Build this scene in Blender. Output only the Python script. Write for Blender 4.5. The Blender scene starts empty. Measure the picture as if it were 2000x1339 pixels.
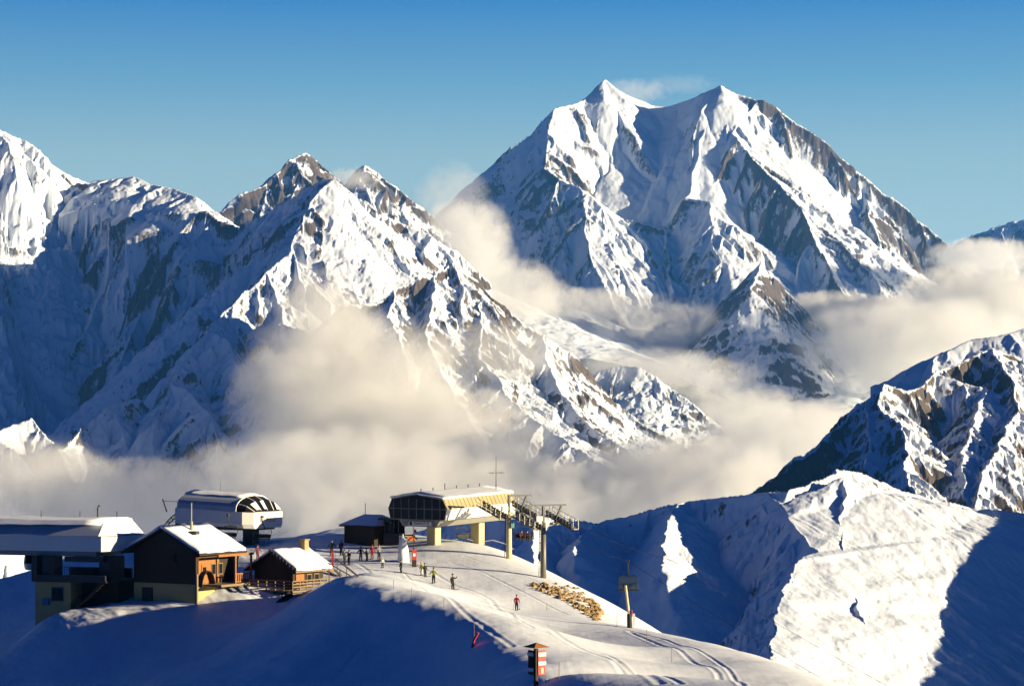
import bpy, bmesh, math, random
import numpy as np
from mathutils import Vector, Matrix

sc = bpy.context.scene
COL = sc.collection
rad = math.radians
# ---------------------------------------------------------------- camera
F, HZ, CX = 4510.0, 850.0, 1000.0          # focal length and horizon row in photograph pixels (2000 wide)
cam = bpy.data.cameras.new("camera"); cam_o = bpy.data.objects.new("camera", cam); COL.objects.link(cam_o)
cam.sensor_width = 36.0; cam.lens = F / 2000.0 * 36.0
cam.shift_y = (HZ - 669.5) / 2000.0
cam.clip_start = 1.0; cam.clip_end = 200000.0
cam_o.location = (0, 0, 0); cam_o.rotation_euler = (rad(90), 0, 0)
sc.camera = cam_o
# ---------------------------------------------------------------- sun and sky
SUN_ELEV, SUN_PHI = 10.2, 76.0              # elevation; angle round from "behind the camera" towards the right
sdir = Vector((math.sin(rad(SUN_PHI)) * math.cos(rad(SUN_ELEV)), -math.cos(rad(SUN_PHI)) * math.cos(rad(SUN_ELEV)), math.sin(rad(SUN_ELEV))))
sun = bpy.data.lights.new("sun", 'SUN'); sun_o = bpy.data.objects.new("sun", sun); COL.objects.link(sun_o)
sun.energy = 5.0; sun.angle = rad(0.5); sun.color = (1.0, 0.83, 0.54)
sun_o.rotation_euler = sdir.to_track_quat('Z', 'Y').to_euler()
world = bpy.data.worlds.new("World"); sc.world = world; world.use_nodes = True
nt = world.node_tree; nt.nodes.clear()
def N(tree, kind, **kw):
    n = tree.nodes.new(kind)
    for k, v in kw.items():
        if k.startswith('i_'):
            key = k[2:]; key = int(key) if key.isdigit() else key.replace('_', ' ')
            n.inputs[key].default_value = v
        else: setattr(n, k, v)
    return n
out = N(nt, 'ShaderNodeOutputWorld'); bg = N(nt, 'ShaderNodeBackground'); bg.inputs[1].default_value = 1.0
sky = N(nt, 'ShaderNodeTexSky'); sky.sky_type = 'NISHITA'; sky.sun_disc = False
sky.sun_elevation = rad(SUN_ELEV); sky.sun_rotation = math.atan2(sdir.x, sdir.y); sky.altitude = 2700; sky.air_density = 1.0
sky.dust_density = 0.3; sky.ozone_density = 3.0
tc = N(nt, 'ShaderNodeTexCoord'); sep = N(nt, 'ShaderNodeSeparateXYZ'); nt.links.new(tc.outputs['Generated'], sep.inputs[0])
mr = N(nt, 'ShaderNodeMapRange', i_1=0.0, i_2=1.0); nt.links.new(sep.outputs[2], mr.inputs[0])
rp = N(nt, 'ShaderNodeValToRGB'); nt.links.new(mr.outputs[0], rp.inputs[0])
els = rp.color_ramp.elements
SKY = [(0.0, (.42, .64, .66)), (0.05, (.36, .60, .64)), (0.088, (.42, .61, .61)), (0.12, (.345, .535, .555)), (0.15, (.165, .385, .53)),
       (0.185, (.040, .225, .51)), (0.26, (.004, .075, .30)), (0.45, (.000, .027, .17)), (1.0, (.000, .020, .15))]
els[0].position = 0; els[0].color = SKY[0][1] + (1,); els[1].position = 1; els[1].color = SKY[-1][1] + (1,)
SKY = [(p, tuple(v * .45 for v in c)) for p, c in SKY]
for e_, q_ in ((els[0], SKY[0]), (els[1], SKY[-1])): e_.color = q_[1] + (1,)
for p, c in SKY[1:-1]:
    e = els.new(p); e.color = c + (1,)
sc1 = N(nt, 'ShaderNodeMix', data_type='RGBA', blend_type='MULTIPLY'); sc1.inputs[0].default_value = 1.0
nt.links.new(sky.outputs[0], sc1.inputs[6]); sc1.inputs[7].default_value = (0.05, 0.05, 0.06, 1)
mx = N(nt, 'ShaderNodeMix', data_type='RGBA'); mx.inputs[0].default_value = 0.93
nt.links.new(sc1.outputs[2], mx.inputs[6]); nt.links.new(rp.outputs[0], mx.inputs[7])
az = N(nt, 'ShaderNodeMapRange', i_1=0.55, i_2=0.93); az.interpolation_type = 'SMOOTHSTEP'; nt.links.new(sep.outputs[1], az.inputs[0])
dk = N(nt, 'ShaderNodeMix', data_type='RGBA', blend_type='MULTIPLY'); dk.inputs[0].default_value = 1.0
nt.links.new(mx.outputs[2], dk.inputs[6]); dk.inputs[7].default_value = (.0, .14, .46, 1)       # deeper blue away from the bright quarter of the sky
m2 = N(nt, 'ShaderNodeMix', data_type='RGBA'); nt.links.new(az.outputs[0], m2.inputs[0]); nt.links.new(dk.outputs[2], m2.inputs[6]); nt.links.new(mx.outputs[2], m2.inputs[7])
nt.links.new(m2.outputs[2], bg.inputs[0]); nt.links.new(bg.outputs[0], out.inputs[0])
# ---------------------------------------------------------------- exposure and render settings
vs = sc.view_settings; vs.view_transform = 'Standard'; vs.look = 'None'; vs.gamma = 1.0; vs.exposure = 1.28
cy = sc.cycles
cy.use_denoising = True; cy.max_bounces = 6; cy.diffuse_bounces = 1; cy.glossy_bounces = 2; cy.transmission_bounces = 2
cy.transparent_max_bounces = 8; cy.volume_bounces = 4; cy.use_adaptive_sampling = True; cy.adaptive_threshold = 0.02
cy.volume_step_rate = 0.6; cy.volume_max_steps = 128; cy.caustics_reflective = False; cy.caustics_refractive = False

# ---------------------------------------------------------------- helpers: points, noise
rng = random.Random(7)
def P(px, py, D): return ((px - CX) / F * D, D, (HZ - py) / F * D)
_pr = np.random.RandomState(11)
PERM = _pr.permutation(4096).astype(np.int64); ANG = _pr.rand(4096) * 2 * np.pi
GX, GY = np.cos(ANG), np.sin(ANG)
def noise2(x, y, seed=0):
    xi = np.floor(x).astype(np.int64); yi = np.floor(y).astype(np.int64)
    xf = x - xi; yf = y - yi
    u = xf * xf * xf * (xf * (xf * 6 - 15) + 10); v = yf * yf * yf * (yf * (yf * 6 - 15) + 10)
    def g(ix, iy, dx, dy):
        h = PERM[(PERM[(ix + seed * 131) & 4095] + iy) & 4095]
        return GX[h] * dx + GY[h] * dy
    a = g(xi, yi, xf, yf); b = g(xi + 1, yi, xf - 1, yf); c = g(xi, yi + 1, xf, yf - 1); d = g(xi + 1, yi + 1, xf - 1, yf - 1)
    return (a + u * (b - a) + v * ((c + u * (d - c)) - (a + u * (b - a)))) * 1.5
def fbm(x, y, oc=5, seed=0, gain=0.5, lac=2.03):
    s = 0; a = 1.0
    for i in range(oc):
        s = s + a * noise2(x, y, seed + i); x = x * lac + 3.1; y = y * lac + 1.7; a *= gain
    return s
def ridged(x, y, oc=4, seed=0, gain=0.5):
    s = 0; a = 1.0; n = 0
    for i in range(oc):
        s = s + a * (1 - np.abs(noise2(x, y, seed + i)) * 1.6); n += a; x = x * 2.07 + 5.3; y = y * 2.07 + 2.1; a *= gain
    return s / n
def sstep(a, b, x):
    t = np.clip((x - a) / (b - a), 0, 1); return t * t * (3 - 2 * t)
def tag(o, label=None, cat=None, group=None, kind=None):
    if label: o['label'] = label
    if cat: o['category'] = cat
    if group: o['group'] = group
    if kind: o['kind'] = kind
    return o
def grid_mesh(name, X, Y, Z, mat, keep=None):
    r, c = Z.shape
    idx = np.arange(r * c).reshape(r, c)
    q = np.stack([idx[:-1, :-1], idx[:-1, 1:], idx[1:, 1:], idx[1:, :-1]], -1).reshape(-1, 4)
    if keep is not None:
        k = keep.reshape(-1); q = q[k[q].any(1)]
        used = np.zeros(r * c, bool); used[q.reshape(-1)] = True
        remap = np.cumsum(used) - 1; q = remap[q]
    else: used = np.ones(r * c, bool)
    co = np.stack([X, Y, Z], -1).reshape(-1, 3)[used].astype(np.float32)
    me = bpy.data.meshes.new(name)
    me.vertices.add(len(co)); me.vertices.foreach_set('co', co.reshape(-1))
    me.loops.add(len(q) * 4); me.loops.foreach_set('vertex_index', q.reshape(-1).astype(np.int32))
    me.polygons.add(len(q)); me.polygons.foreach_set('loop_start', np.arange(len(q), dtype=np.int32) * 4)
    me.polygons.foreach_set('use_smooth', np.ones(len(q), bool))
    me.update(calc_edges=True); me.validate()
    me.materials.append(mat)
    o = bpy.data.objects.new(name, me); COL.objects.link(o)
    return o
# ---------------------------------------------------------------- snow and rock materials
def snow_rock(name, mpp, rock=(.105, .092, .085), bump=0.5, snow=(.77, .83, .92)):
    """snow everywhere except where the mesh's own 'rock' attribute (steep, convex ground) bares the stone"""
    m = bpy.data.materials.new(name); m.use_nodes = True; t = m.node_tree; t.nodes.clear()
    o = N(t, 'ShaderNodeOutputMaterial'); b = N(t, 'ShaderNodeBsdfPrincipled'); t.links.new(b.outputs[0], o.inputs[0])
    b.inputs['Roughness'].default_value = 0.75; b.inputs['Specular IOR Level'].default_value = 0.15
    g = N(t, 'ShaderNodeNewGeometry'); at = N(t, 'ShaderNodeAttribute'); at.attribute_name = 'rock'
    mp = N(t, 'ShaderNodeMapping'); mp.inputs['Scale'].default_value = (1, 1, 0.35); t.links.new(g.outputs['Position'], mp.inputs[0])
    n1 = N(t, 'ShaderNodeTexNoise', i_Scale=1 / (5 * mpp), i_Detail=5.0, i_Roughness=0.7); t.links.new(mp.outputs[0], n1.inputs['Vector'])
    n2 = N(t, 'ShaderNodeTexNoise', i_Scale=1 / (40 * mpp), i_Detail=4.0, i_Roughness=0.6); t.links.new(g.outputs['Position'], n2.inputs['Vector'])
    a2 = N(t, 'ShaderNodeMath', operation='MULTIPLY_ADD'); t.links.new(n1.outputs[0], a2.inputs[0]); a2.inputs[1].default_value = 0.65; t.links.new(at.outputs['Fac'], a2.inputs[2])
    r = N(t, 'ShaderNodeMapRange', i_1=0.69, i_2=0.86); r.interpolation_type = 'SMOOTHSTEP'; t.links.new(a2.outputs[0], r.inputs[0])
    rc = N(t, 'ShaderNodeMix', data_type='RGBA'); t.links.new(n2.outputs[0], rc.inputs[0])
    rc.inputs[6].default_value = tuple(v * .55 for v in rock) + (1,); rc.inputs[7].default_value = (rock[0] * 1.5, rock[1] * 1.35, rock[2] * 1.2, 1)
    mx = N(t, 'ShaderNodeMix', data_type='RGBA'); t.links.new(r.outputs[0], mx.inputs[0]); t.links.new(rc.outputs[2], mx.inputs[7]); mx.inputs[6].default_value = snow + (1,)
    t.links.new(mx.outputs[2], b.inputs['Base Color'])
    bh = N(t, 'ShaderNodeMath', operation='MULTIPLY_ADD'); t.links.new(n1.outputs[0], bh.inputs[0]); t.links.new(r.outputs[0], bh.inputs[1]); bh.inputs[2].default_value = 0.0
    bs = N(t, 'ShaderNodeMath', operation='MULTIPLY_ADD'); t.links.new(n1.outputs[0], bs.inputs[0]); bs.inputs[1].default_value = .35; t.links.new(bh.outputs[0], bs.inputs[2])
    bp = N(t, 'ShaderNodeBump', i_Strength=bump, i_Distance=2.5 * mpp); t.links.new(bs.outputs[0], bp.inputs['Height']); t.links.new(bp.outputs[0], b.inputs['Normal'])
    return m
def blur(a, r):
    for ax in (0, 1):
        n = a.shape[ax]; c = np.cumsum(np.concatenate([np.zeros_like(np.take(a, [0], ax)), a], ax), ax)
        lo = np.clip(np.arange(n) - r, 0, n); hi = np.clip(np.arange(n) + r + 1, 0, n)
        w = (hi - lo).astype(float); w = w[:, None] if ax == 0 else w[None, :]
        a = (np.take(c, hi, ax) - np.take(c, lo, ax)) / w
    return a
# ---------------------------------------------------------------- mountains from ridge lines
# a ridge is (points [(px, py, D)...], slope to the left of travel, slope to the right, roughness); spurs branch off every ridge by themselves
def massif(name, label, ridges, u0, u1, du, d0, d1, nd, mat, floor, mid, gul=0.16, lam=30.0, rough=5.0, sil=1.6, seed=0, warp=6.0, rk=(1.0, .35), spur=(34, 90), spur_gain=.70, bare=0.0, facets=()):
    mpp = mid / F
    u = np.arange(u0, u1 + du, du); d = d0 + (d1 - d0) * np.linspace(0, 1, nd)
    U, Dg = np.meshgrid(u, d)
    X = (U - CX) / F * Dg; Y = Dg
    wl = 60 * mpp
    XW = X + warp * mpp * fbm(X / wl, Y / wl, 4, seed + 50, .45); YW = Y + warp * mpp * fbm(X / wl, Y / wl, 4, seed + 60, .45)
    Hh = np.full(X.shape, -1e9); T = np.zeros(X.shape); DD = np.full(X.shape, 1e9); GU = np.zeros(X.shape); BA = np.zeros(X.shape)
    rr_ = random.Random(seed * 31 + 5)
    S = lambda s: s[0] if isinstance(s, tuple) else s
    def lay(W, sl, sr, gk, cum, reach=None, ba=0.0):
        for (a, b) in zip(W[:-1], W[1:]):
            if reach:
                y0, y1 = min(a[1], b[1]) - reach, max(a[1], b[1]) + reach
                i0 = max(0, int((y0 - d0) / (d1 - d0) * (nd - 1))); i1 = min(nd, int((y1 - d0) / (d1 - d0) * (nd - 1)) + 2)
                ym = max(min(a[1], b[1]), 1); us = [(q[0]) / ym * F + CX for q in (a, b)]; ru = reach / ym * F
                j0 = max(0, int((min(us) - ru - u0) / du)); j1 = min(len(u), int((max(us) + ru - u0) / du) + 2)
                if i1 - i0 < 2 or j1 - j0 < 2: continue
                w_ = (slice(i0, i1), slice(j0, j1))
            else: w_ = (slice(None), slice(None))
            xw, yw = XW[w_], YW[w_]
            ex, ey = b[0] - a[0], b[1] - a[1]; L2 = ex * ex + ey * ey + 1e-9; L = math.sqrt(L2)
            tc_ = np.clip(((xw - a[0]) * ex + (yw - a[1]) * ey) / L2, 0, 1)
            qx = xw - a[0] - tc_ * ex; qy = yw - a[1] - tc_ * ey
            dist = np.sqrt(qx * qx + qy * qy)
            w = sstep(-0.3, 0.3, (ex * qy - ey * qx) / (L * dist + 1e-6))         # 1: left of travel
            def prof(s):
                if isinstance(s, tuple):
                    dk = s[1] * mpp
                    return np.where(dist < dk, s[0] * dist, s[0] * dk + s[2] * (dist - dk))
                return s * dist
            h = a[2] + tc_ * (b[2] - a[2]) - (w * prof(sl) + (1 - w) * prof(sr))
            m_ = h > Hh[w_]
            for arr, val in ((Hh, h), (T, cum + tc_ * L), (DD, dist), (GU, gk), (BA, ba)): arr[w_] = np.where(m_, val, arr[w_])
            cum += L
    def facet(A_, B_, gk):
        A3, B3 = [P(*p) for p in A_], [P(*p) for p in B_]
        pm = np.array(A3 + B3); cf = np.linalg.lstsq(np.c_[pm[:, :2] - pm[:, :2].mean(0), np.ones(len(pm))], pm[:, 2], rcond=None)[0]
        gn = math.hypot(cf[0], cf[1]) + 1e-9; TT = (-cf[1] * X + cf[0] * Y) / gn; FF = (cf[0] * X + cf[1] * Y) / gn
        for i in range(len(A3) - 1):
            for a, b, c in ((A3[i], A3[i + 1], B3[i]), (A3[i + 1], B3[i + 1], B3[i])):
                det = (b[1] - c[1]) * (a[0] - c[0]) + (c[0] - b[0]) * (a[1] - c[1])
                if abs(det) < 1e-6: continue
                l1_ = ((b[1] - c[1]) * (XW - c[0]) + (c[0] - b[0]) * (YW - c[1])) / det
                l2_ = ((c[1] - a[1]) * (XW - c[0]) + (a[0] - c[0]) * (YW - c[1])) / det
                l3_ = 1 - l1_ - l2_
                h = l1_ * a[2] + l2_ * b[2] + l3_ * c[2]
                m_ = (np.minimum(np.minimum(l1_, l2_), l3_) >= 0) & (h > Hh)
                for arr, val in ((Hh, h), (DD, 60 * mpp + 0 * FF), (T, TT), (GU, gk)): arr[:] = np.where(m_, val, arr)
    spurs = []
    def grow(W, sl, sr, gk, level, sides, lm=1.0):
        sp, ln = spur[0] * mpp * (1 if level == 0 else .62), spur[1] * lm * mpp * (1 if level == 0 else .42)
        if gk < .25: return
        acc = rr_.random() * sp
        for a, b in zip(W[:-1], W[1:]):
            ex, ey = b[0] - a[0], b[1] - a[1]; L = math.hypot(ex, ey)
            if L < 1e-6: continue
            dz = (b[2] - a[2]) / L
            while acc < L:
                t = acc / L; acc += sp * (.55 + .9 * rr_.random())
                for side in sides:
                    if rr_.random() < .3: continue
                    s = S(sl) if side > 0 else S(sr)
                    px_, py_ = (-ey / L, ex / L) if side > 0 else (ey / L, -ex / L)
                    k = (-.55 * dz / max(s, .3)) + rr_.uniform(-.45, .45)        # lean with the fall line
                    dx, dy = px_ + k * ex / L, py_ + k * ey / L; n_ = math.hypot(dx, dy); dx /= n_; dy /= n_
                    gr = math.sqrt(s * s + dz * dz * .5)
                    g_ = gr * (spur_gain + rr_.uniform(-.08, .10)); l_ = ln * (.5 + .9 * rr_.random())
                    p = (a[0] + t * ex, a[1] + t * ey, a[2] + t * (b[2] - a[2]) - .6 * mpp); pts = [p]; nn = 4
                    ang = math.atan2(dy, dx)
                    for q in range(nn):
                        ang += rr_.uniform(-.35, .35); st = l_ / nn
                        gq = g_ * (.72 + .28 * q) * rr_.uniform(.75, 1.2)
                        p = (p[0] + st * math.cos(ang), p[1] + st * math.sin(ang), p[2] - st * gq); pts.append(p)
                    spurs.append((pts, gr * 1.12 + .18, gr * 1.12 + .18, gk, level, lm))
                    if level == 0: grow(pts, gr * 1.1 + .1, gr * 1.1 + .1, gk, 1, (1, -1))
            acc -= L
    for fc in facets: facet(*fc)
    for k, rdg in enumerate(ridges):
        W = [P(*p) for p in rdg[0]]; gk = rdg[3] if len(rdg) > 3 else 1.0
        lay(W, rdg[1], rdg[2], gk, k * 977.0 * mpp, None, rdg[6] if len(rdg) > 6 else 0.0); spb = len(spurs)
        flat = abs(W[-1][1] - W[0][1]) < abs(W[-1][0] - W[0][0])
        grow(W, rdg[1], rdg[2], gk, 0, rdg[4] if len(rdg) > 4 else ((-1,) if flat else (1, -1)), rdg[5] if len(rdg) > 5 else 1.0); spurs[spb:] = [q + (rdg[6] if len(rdg) > 6 else 0.0,) for q in spurs[spb:]]
    for k, (pts, sl, sr, gk, lv, lm, ba) in enumerate(spurs): lay(pts, sl, sr, gk, (k + 40) * 611.0 * mpp, (70 if lv == 0 else 30) * mpp, ba)
    l1 = lam * mpp
    tw = T + 0.35 * l1 * fbm(X / (2.2 * l1), Y / (2.2 * l1), 3, seed + 3)
    fl = 1 - ridged(tw / l1, DD / (l1 * 5.0), 4, seed + 7, 0.55)
    Hh = Hh - gul * GU * np.minimum(DD, 60 * mpp) * fl * 1.5
    rr = fbm(X / (30 * mpp), Y / (30 * mpp), 6, seed + 21, 0.60)
    Hh = Hh + 0.5 * rough * mpp * rr * sstep(0, 25 * mpp, DD) * (0.4 + 0.6 * np.minimum(GU, 1.0))
    Hh = Hh + sil * mpp * fbm(X / (8 * mpp), Y / (8 * mpp), 4, seed + 33, 0.55) * np.minimum(GU + 0.1, 1.0) * (0.2 + 0.8 * np.exp(-DD / (9 * mpp)))
    Hh = np.maximum(Hh, -5000)
    dy_ = (d1 - d0) / (nd - 1); gy = np.gradient(Hh, axis=0) / dy_; gx = np.gradient(Hh, axis=1) / (du / F * Dg)
    slope = np.sqrt(blur(gx, 2) ** 2 + blur(gy, 2) ** 2)
    curv = (Hh - blur(Hh, 6)) / mpp
    rock = .5 * np.clip((slope - rk[0]) / rk[1], -1.5, 1.2) + .06 * np.clip(curv, -5, 5) + .55 * fbm(X / (110 * mpp), Y / (110 * mpp), 5, seed + 44) + bare + BA
    rock = np.clip(rock * np.minimum(GU + .25, 1.1) * .5 + .20, -1, 1)
    keep = Hh > floor
    o = grid_mesh(name, X, Y, Hh, mat, keep)
    used = np.zeros(keep.size, bool); idx = np.arange(keep.size).reshape(keep.shape)
    q = np.stack([idx[:-1, :-1], idx[:-1, 1:], idx[1:, 1:], idx[1:, :-1]], -1).reshape(-1, 4); used[q[keep.reshape(-1)[q].any(1)].reshape(-1)] = True
    at = o.data.attributes.new('rock', 'FLOAT', 'POINT'); at.data.foreach_set('value', rock.reshape(-1)[used].astype(np.float32))
    tag(o, label, 'mountain', kind='structure')
    return o
QUICK = 1.0
ROCKY = snow_rock('rocky_snow_far', 2.2)
MIDM = snow_rock('rocky_snow_mid', 1.3)
NEARM = snow_rock('rocky_snow_near', 0.55)
SNOWY = snow_rock('snow_near_face', 0.42)

# main double summit, about 10 km away
B = [
 ([(925,385,9700),(942,345,9750),(985,300,9800),(1030,265,9830),(1080,213,9900)], 0.9, (1.9,200,1.2), 1.0, (-1,), 1.0, .3),
 ([(1080,213,9900),(1130,200,10000),(1155,188,10100)], .9, (1.3,100,1.6), .6),
 ([(1155,188,10100),(1168,168,10120),(1182,154,10150),(1205,174,10150),(1230,190,10150),(1270,205,10150)], 1.0, (.8,60,1.8), .24),
 ([(1183,155,10148),(1189,172,10105),(1194,190,10060)], 1.0, 2.4, .4),
 ([(1270,205,10150),(1300,209,10150),(1350,194,10080),(1385,178,10020),(1410,165,10000)], .9, (1.0,60,1.7), .12),
 ([(1410,165,10000),(1440,184,10020),(1475,195,10000),(1495,195,9980),(1530,222,9960),(1560,245,9940),(1590,265,9920),(1620,286,9900),(1650,312,9880),(1670,332,9860),(1700,352,9840),(1750,392,9800),(1800,432,9750),(1850,482,9650),(1890,545,9500),(1920,600,9400)], 1.0, (2.2,60,1.3), .9, (-1,), 1.0, .35),
 ([(1080,213,9900),(1072,270,9780),(1062,330,9640),(1095,348,9560),(1130,365,9480),(1180,400,9470),(1215,428,9460),(1250,432,9440),(1300,446,9420),(1325,470,9380),(1345,495,9320),(1365,545,9200)], 1.15, 1.35),
 ([(1132,367,9470),(1140,420,9330),(1152,480,9180),(1170,540,9020),(1200,600,8860)], .85, 1.6),
 ([(1215,428,9460),(1222,500,9240),(1235,570,9040)], 1.2, 1.7),
 ([(1300,446,9420),(1305,510,9200),(1310,570,9020)], 1.2, 1.7),
 ([(1410,165,10000),(1385,200,9940),(1372,215,9900)], 1.3, 1.8, .3),
 ([(1372,215,9900),(1358,260,9815),(1346,330,9665),(1336,392,9520)], 1.5, 1.6, .45, (-1,), .8, .25),
 ([(1340,385,9480),(1388,394,9380),(1386,430,9280),(1394,480,9140),(1410,530,9000),(1440,590,8840)], .75, 1.5, .8),
 ([(1480,198,9990),(1428,256,9800)], 1.6, 1.6, .3),
 ([(1426,257,9795),(1455,290,9720),(1490,325,9640),(1530,365,9540),(1560,400,9450),(1580,440,9330),(1600,480,9200),(1625,530,9050),(1650,580,8920)], .72, (2.3,110,1.5), 1.3, (-1,), 1.4, .22),
 ([(1690,375,9820),(1700,430,9600),(1720,480,9440),(1750,540,9250)], 1.2, 1.7),
 ([(1590,455,9300),(1640,470,9230),(1690,520,9080),(1720,560,8970)], 1.2, 1.7),
]
FB = [([(1200,192,10140),(1260,210,10130),(1300,214,10120),(1350,202,10060),(1395,184,10000)],
        [(1158,385,9660),(1200,420,9570),(1250,436,9510),(1290,444,9470),(1330,440,9390)], .06),
 ([(1134,372,9460),(1145,420,9330),(1158,480,9170),(1175,540,9010),(1205,610,8840)],
        [(1182,408,9450),(1245,442,9425),(1302,458,9395),(1345,505,9290),(1366,570,9110)], .8),
 ([(1426,257,9795),(1455,290,9720),(1490,325,9640),(1530,365,9540),(1560,400,9450),(1580,440,9330),(1600,480,9200),(1625,530,9050)],
        [(1470,215,9960),(1520,255,9940),(1570,300,9910),(1630,355,9860),(1680,405,9800),(1730,455,9730),(1790,515,9640),(1850,585,9500)], .35)]
massif('summit_massif', 'great double summit of rock and snow towering behind the cloud', B, 830, 1990, 1.7, 8000, 10700, int(640*QUICK), ROCKY, -250, 9500, gul=.22, lam=34, rough=5, sil=1.6, seed=1, warp=7, facets=FB, bare=-.28)
# two far peaks and the right edge peak
C = [
 ([(430,412,8600),(460,396,8650),(474,376,8680),(520,360,8760),(545,332,8810),(565,312,8850),(597,298,8920),(618,313,9010),(640,345,9090),(660,390,9140)], .8, 1.25, 1.0, (-1,), 1.0, .25),
 ([(597,298,8920),(592,340,8820),(565,400,8660)], .9, 1.2),
 ([(520,360,8760),(508,420,8620)], .9, 1.2),
]
massif('far_peak', 'rocky far peak rising behind the snowy shoulder in the middle left', C, 405, 690, 1.7, 8300, 9500, 280, ROCKY, 500, 9000, gul=.3, lam=18, rough=6, sil=2.6, seed=2, warp=7)
C2 = [
 ([(668,390,8800),(684,362,8800),(700,332,8820),(714,323,8830),(740,341,8830),(772,362,8800),(800,382,8780),(818,410,8760),(835,450,8740),(850,500,8700)], .8, 1.4),
 ([(714,323,8830),(690,370,8720),(680,440,8560)], .8, 1.3),
 ([(800,382,8780),(780,430,8650)], .9, 1.2),
]
massif('far_peak', 'shaded far peak with cloud on its flank, left of the double summit', C2, 645, 880, 1.7, 8300, 9300, 240, ROCKY, 400, 8800, gul=.3, lam=18, rough=6, sil=2.6, seed=3, warp=7)
C3 = [
 ([(1860,480,13000),(1890,465,13000),(1935,445,13000),(1960,438,13000),(2000,428,13000),(2060,410,13000)], .8, 1.0),
 ([(2000,428,13000),(1970,490,12800),(1930,560,12600)], .8, 1.2),
]
massif('far_peak', 'distant peak at the right edge above the cloud', C3, 1820, 2100, 2, 12300, 13500, 160, ROCKY, 500, 12800, gul=.3, lam=20, rough=5, sil=2, seed=4)

# the left massif, about 6 km away
A = [
 ([(-80,190,6800),(-30,235,6830),(0,254,6860),(38,268,6900),(90,312,6960),(140,342,7020),(200,372,7100)], .9, (1.05,150,1.05), 2.8, (-1,), 1.8, -.5),
 ([(185,352,6950),(215,350,6880),(262,344,6800),(300,360,6740),(340,368,6680),(380,384,6570),(415,408,6540),(447,440,6480)], .9, (.45,95,2.5), .5),
 ([(150,356,6860),(190,362,6780),(232,394,6660),(270,404,6600),(330,400,6540),(362,420,6480),(402,410,6430),(440,436,6390)], .42, (2.0,90,1.2), 1.2, (-1,), 3.2, .2),
 ([(402,412,6430),(375,580,6260),(335,665,6090),(290,790,5910)], 1.5, 1.5, .9, (1, -1), 1.4, -.05),
 ([(320,402,6540),(298,565,6370),(255,655,6200),(205,775,6020)], 1.5, 1.5, .9, (1, -1), 1.4, -.15),
 ([(232,396,6660),(205,560,6490),(160,650,6320),(105,765,6140)], 1.5, 1.5, .9, (1, -1), 1.4, -.2),
 ([(150,358,6860),(110,540,6690),(60,635,6520),(0,750,6340)], 1.5, 1.5, .9, (1, -1), 1.4, -.3),
 ([(447,442,6400),(425,600,6230),(392,690,6060)], 1.5, 1.5, .9, (1, -1), 1.2, .1),
 ([(447,440,6450),(480,436,6400),(505,424,6350),(545,400,6250),(600,366,6120),(628,352,6040),(652,349,6000)], .9, (1.8,100,1.2), .7),
 ([(652,349,6000),(690,378,6050),(720,408,6060),(760,424,6070),(800,438,6070),(840,460,6050),(870,488,6010),(892,520,5950),(930,570,5850)], .9, (1.7,50,1.3)),
 ([(652,349,6000),(626,368,5960),(602,398,5900),(585,440,5830),(571,487,5750),(520,530,5640),(480,570,5550),(440,613,5460),(402,645,5390),(370,690,5300),(342,745,5200),(312,800,5100),(295,850,5000),(300,920,4880)], .85, 1.25),
 ([(760,424,6070),(740,480,5900),(735,520,5780)], .9, 1.1),
 ([(690,378,6050),(680,440,5890),(665,490,5780)], .9, 1.1),
 ([(840,460,6050),(825,510,5900),(815,540,5800)], .9, 1.1),
 ([(571,487,5750),(590,540,5650),(600,600,5540)], .9, 1.1),
 ([(402,645,5390),(440,660,5320),(470,720,5200),(490,790,5050)], .9, 1.1),
 ([(520,530,5640),(545,590,5520),(560,650,5400),(570,730,5250)], .9, 1.1),
 ([(342,745,5200),(390,780,5080),(420,830,4960),(430,900,4830)], .9, 1.1),
 ([(266,776,5200),(212,790,5120),(186,808,5080),(150,850,5010),(110,868,4960),(85,848,4990),(60,815,5030),(20,828,4990),(-30,850,4900)], .95, 1.4),
 ([(212,790,5120),(236,830,5060),(240,900,4960)], .9, 1.3),
]
FA = [([(140,852,4960),(112,872,4905),(150,950,4780)], [(196,804,5100),(202,860,5060),(188,940,5000)], .5),
 ([(520,530,5640),(480,570,5550),(440,613,5460),(402,645,5390),(370,690,5300),(342,745,5200),(314,800,5100),(302,870,4980)],
       [(585,600,5610),(562,640,5570),(535,690,5520),(505,740,5460),(478,790,5390),(458,840,5310),(446,890,5230),(438,935,5160)], 1.0),
 ([(648,356,5990),(606,400,5900),(589,445,5830),(578,490,5750),(600,540,5640),(640,590,5520)],
       [(672,372,6035),(720,420,6045),(780,448,6045),(840,480,6015),(868,525,5940),(860,590,5800)], .9)]
massif('snowy_massif', 'left snow massif with a deep blue shaded bowl and a pointed white peak', A, -90, 960, 1.5, 4750, 7500, int(640*QUICK), MIDM, -480, 6000, gul=.22, lam=24, rough=3.6, sil=1.8, seed=5, warp=7, facets=FA, bare=-.28)
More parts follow.
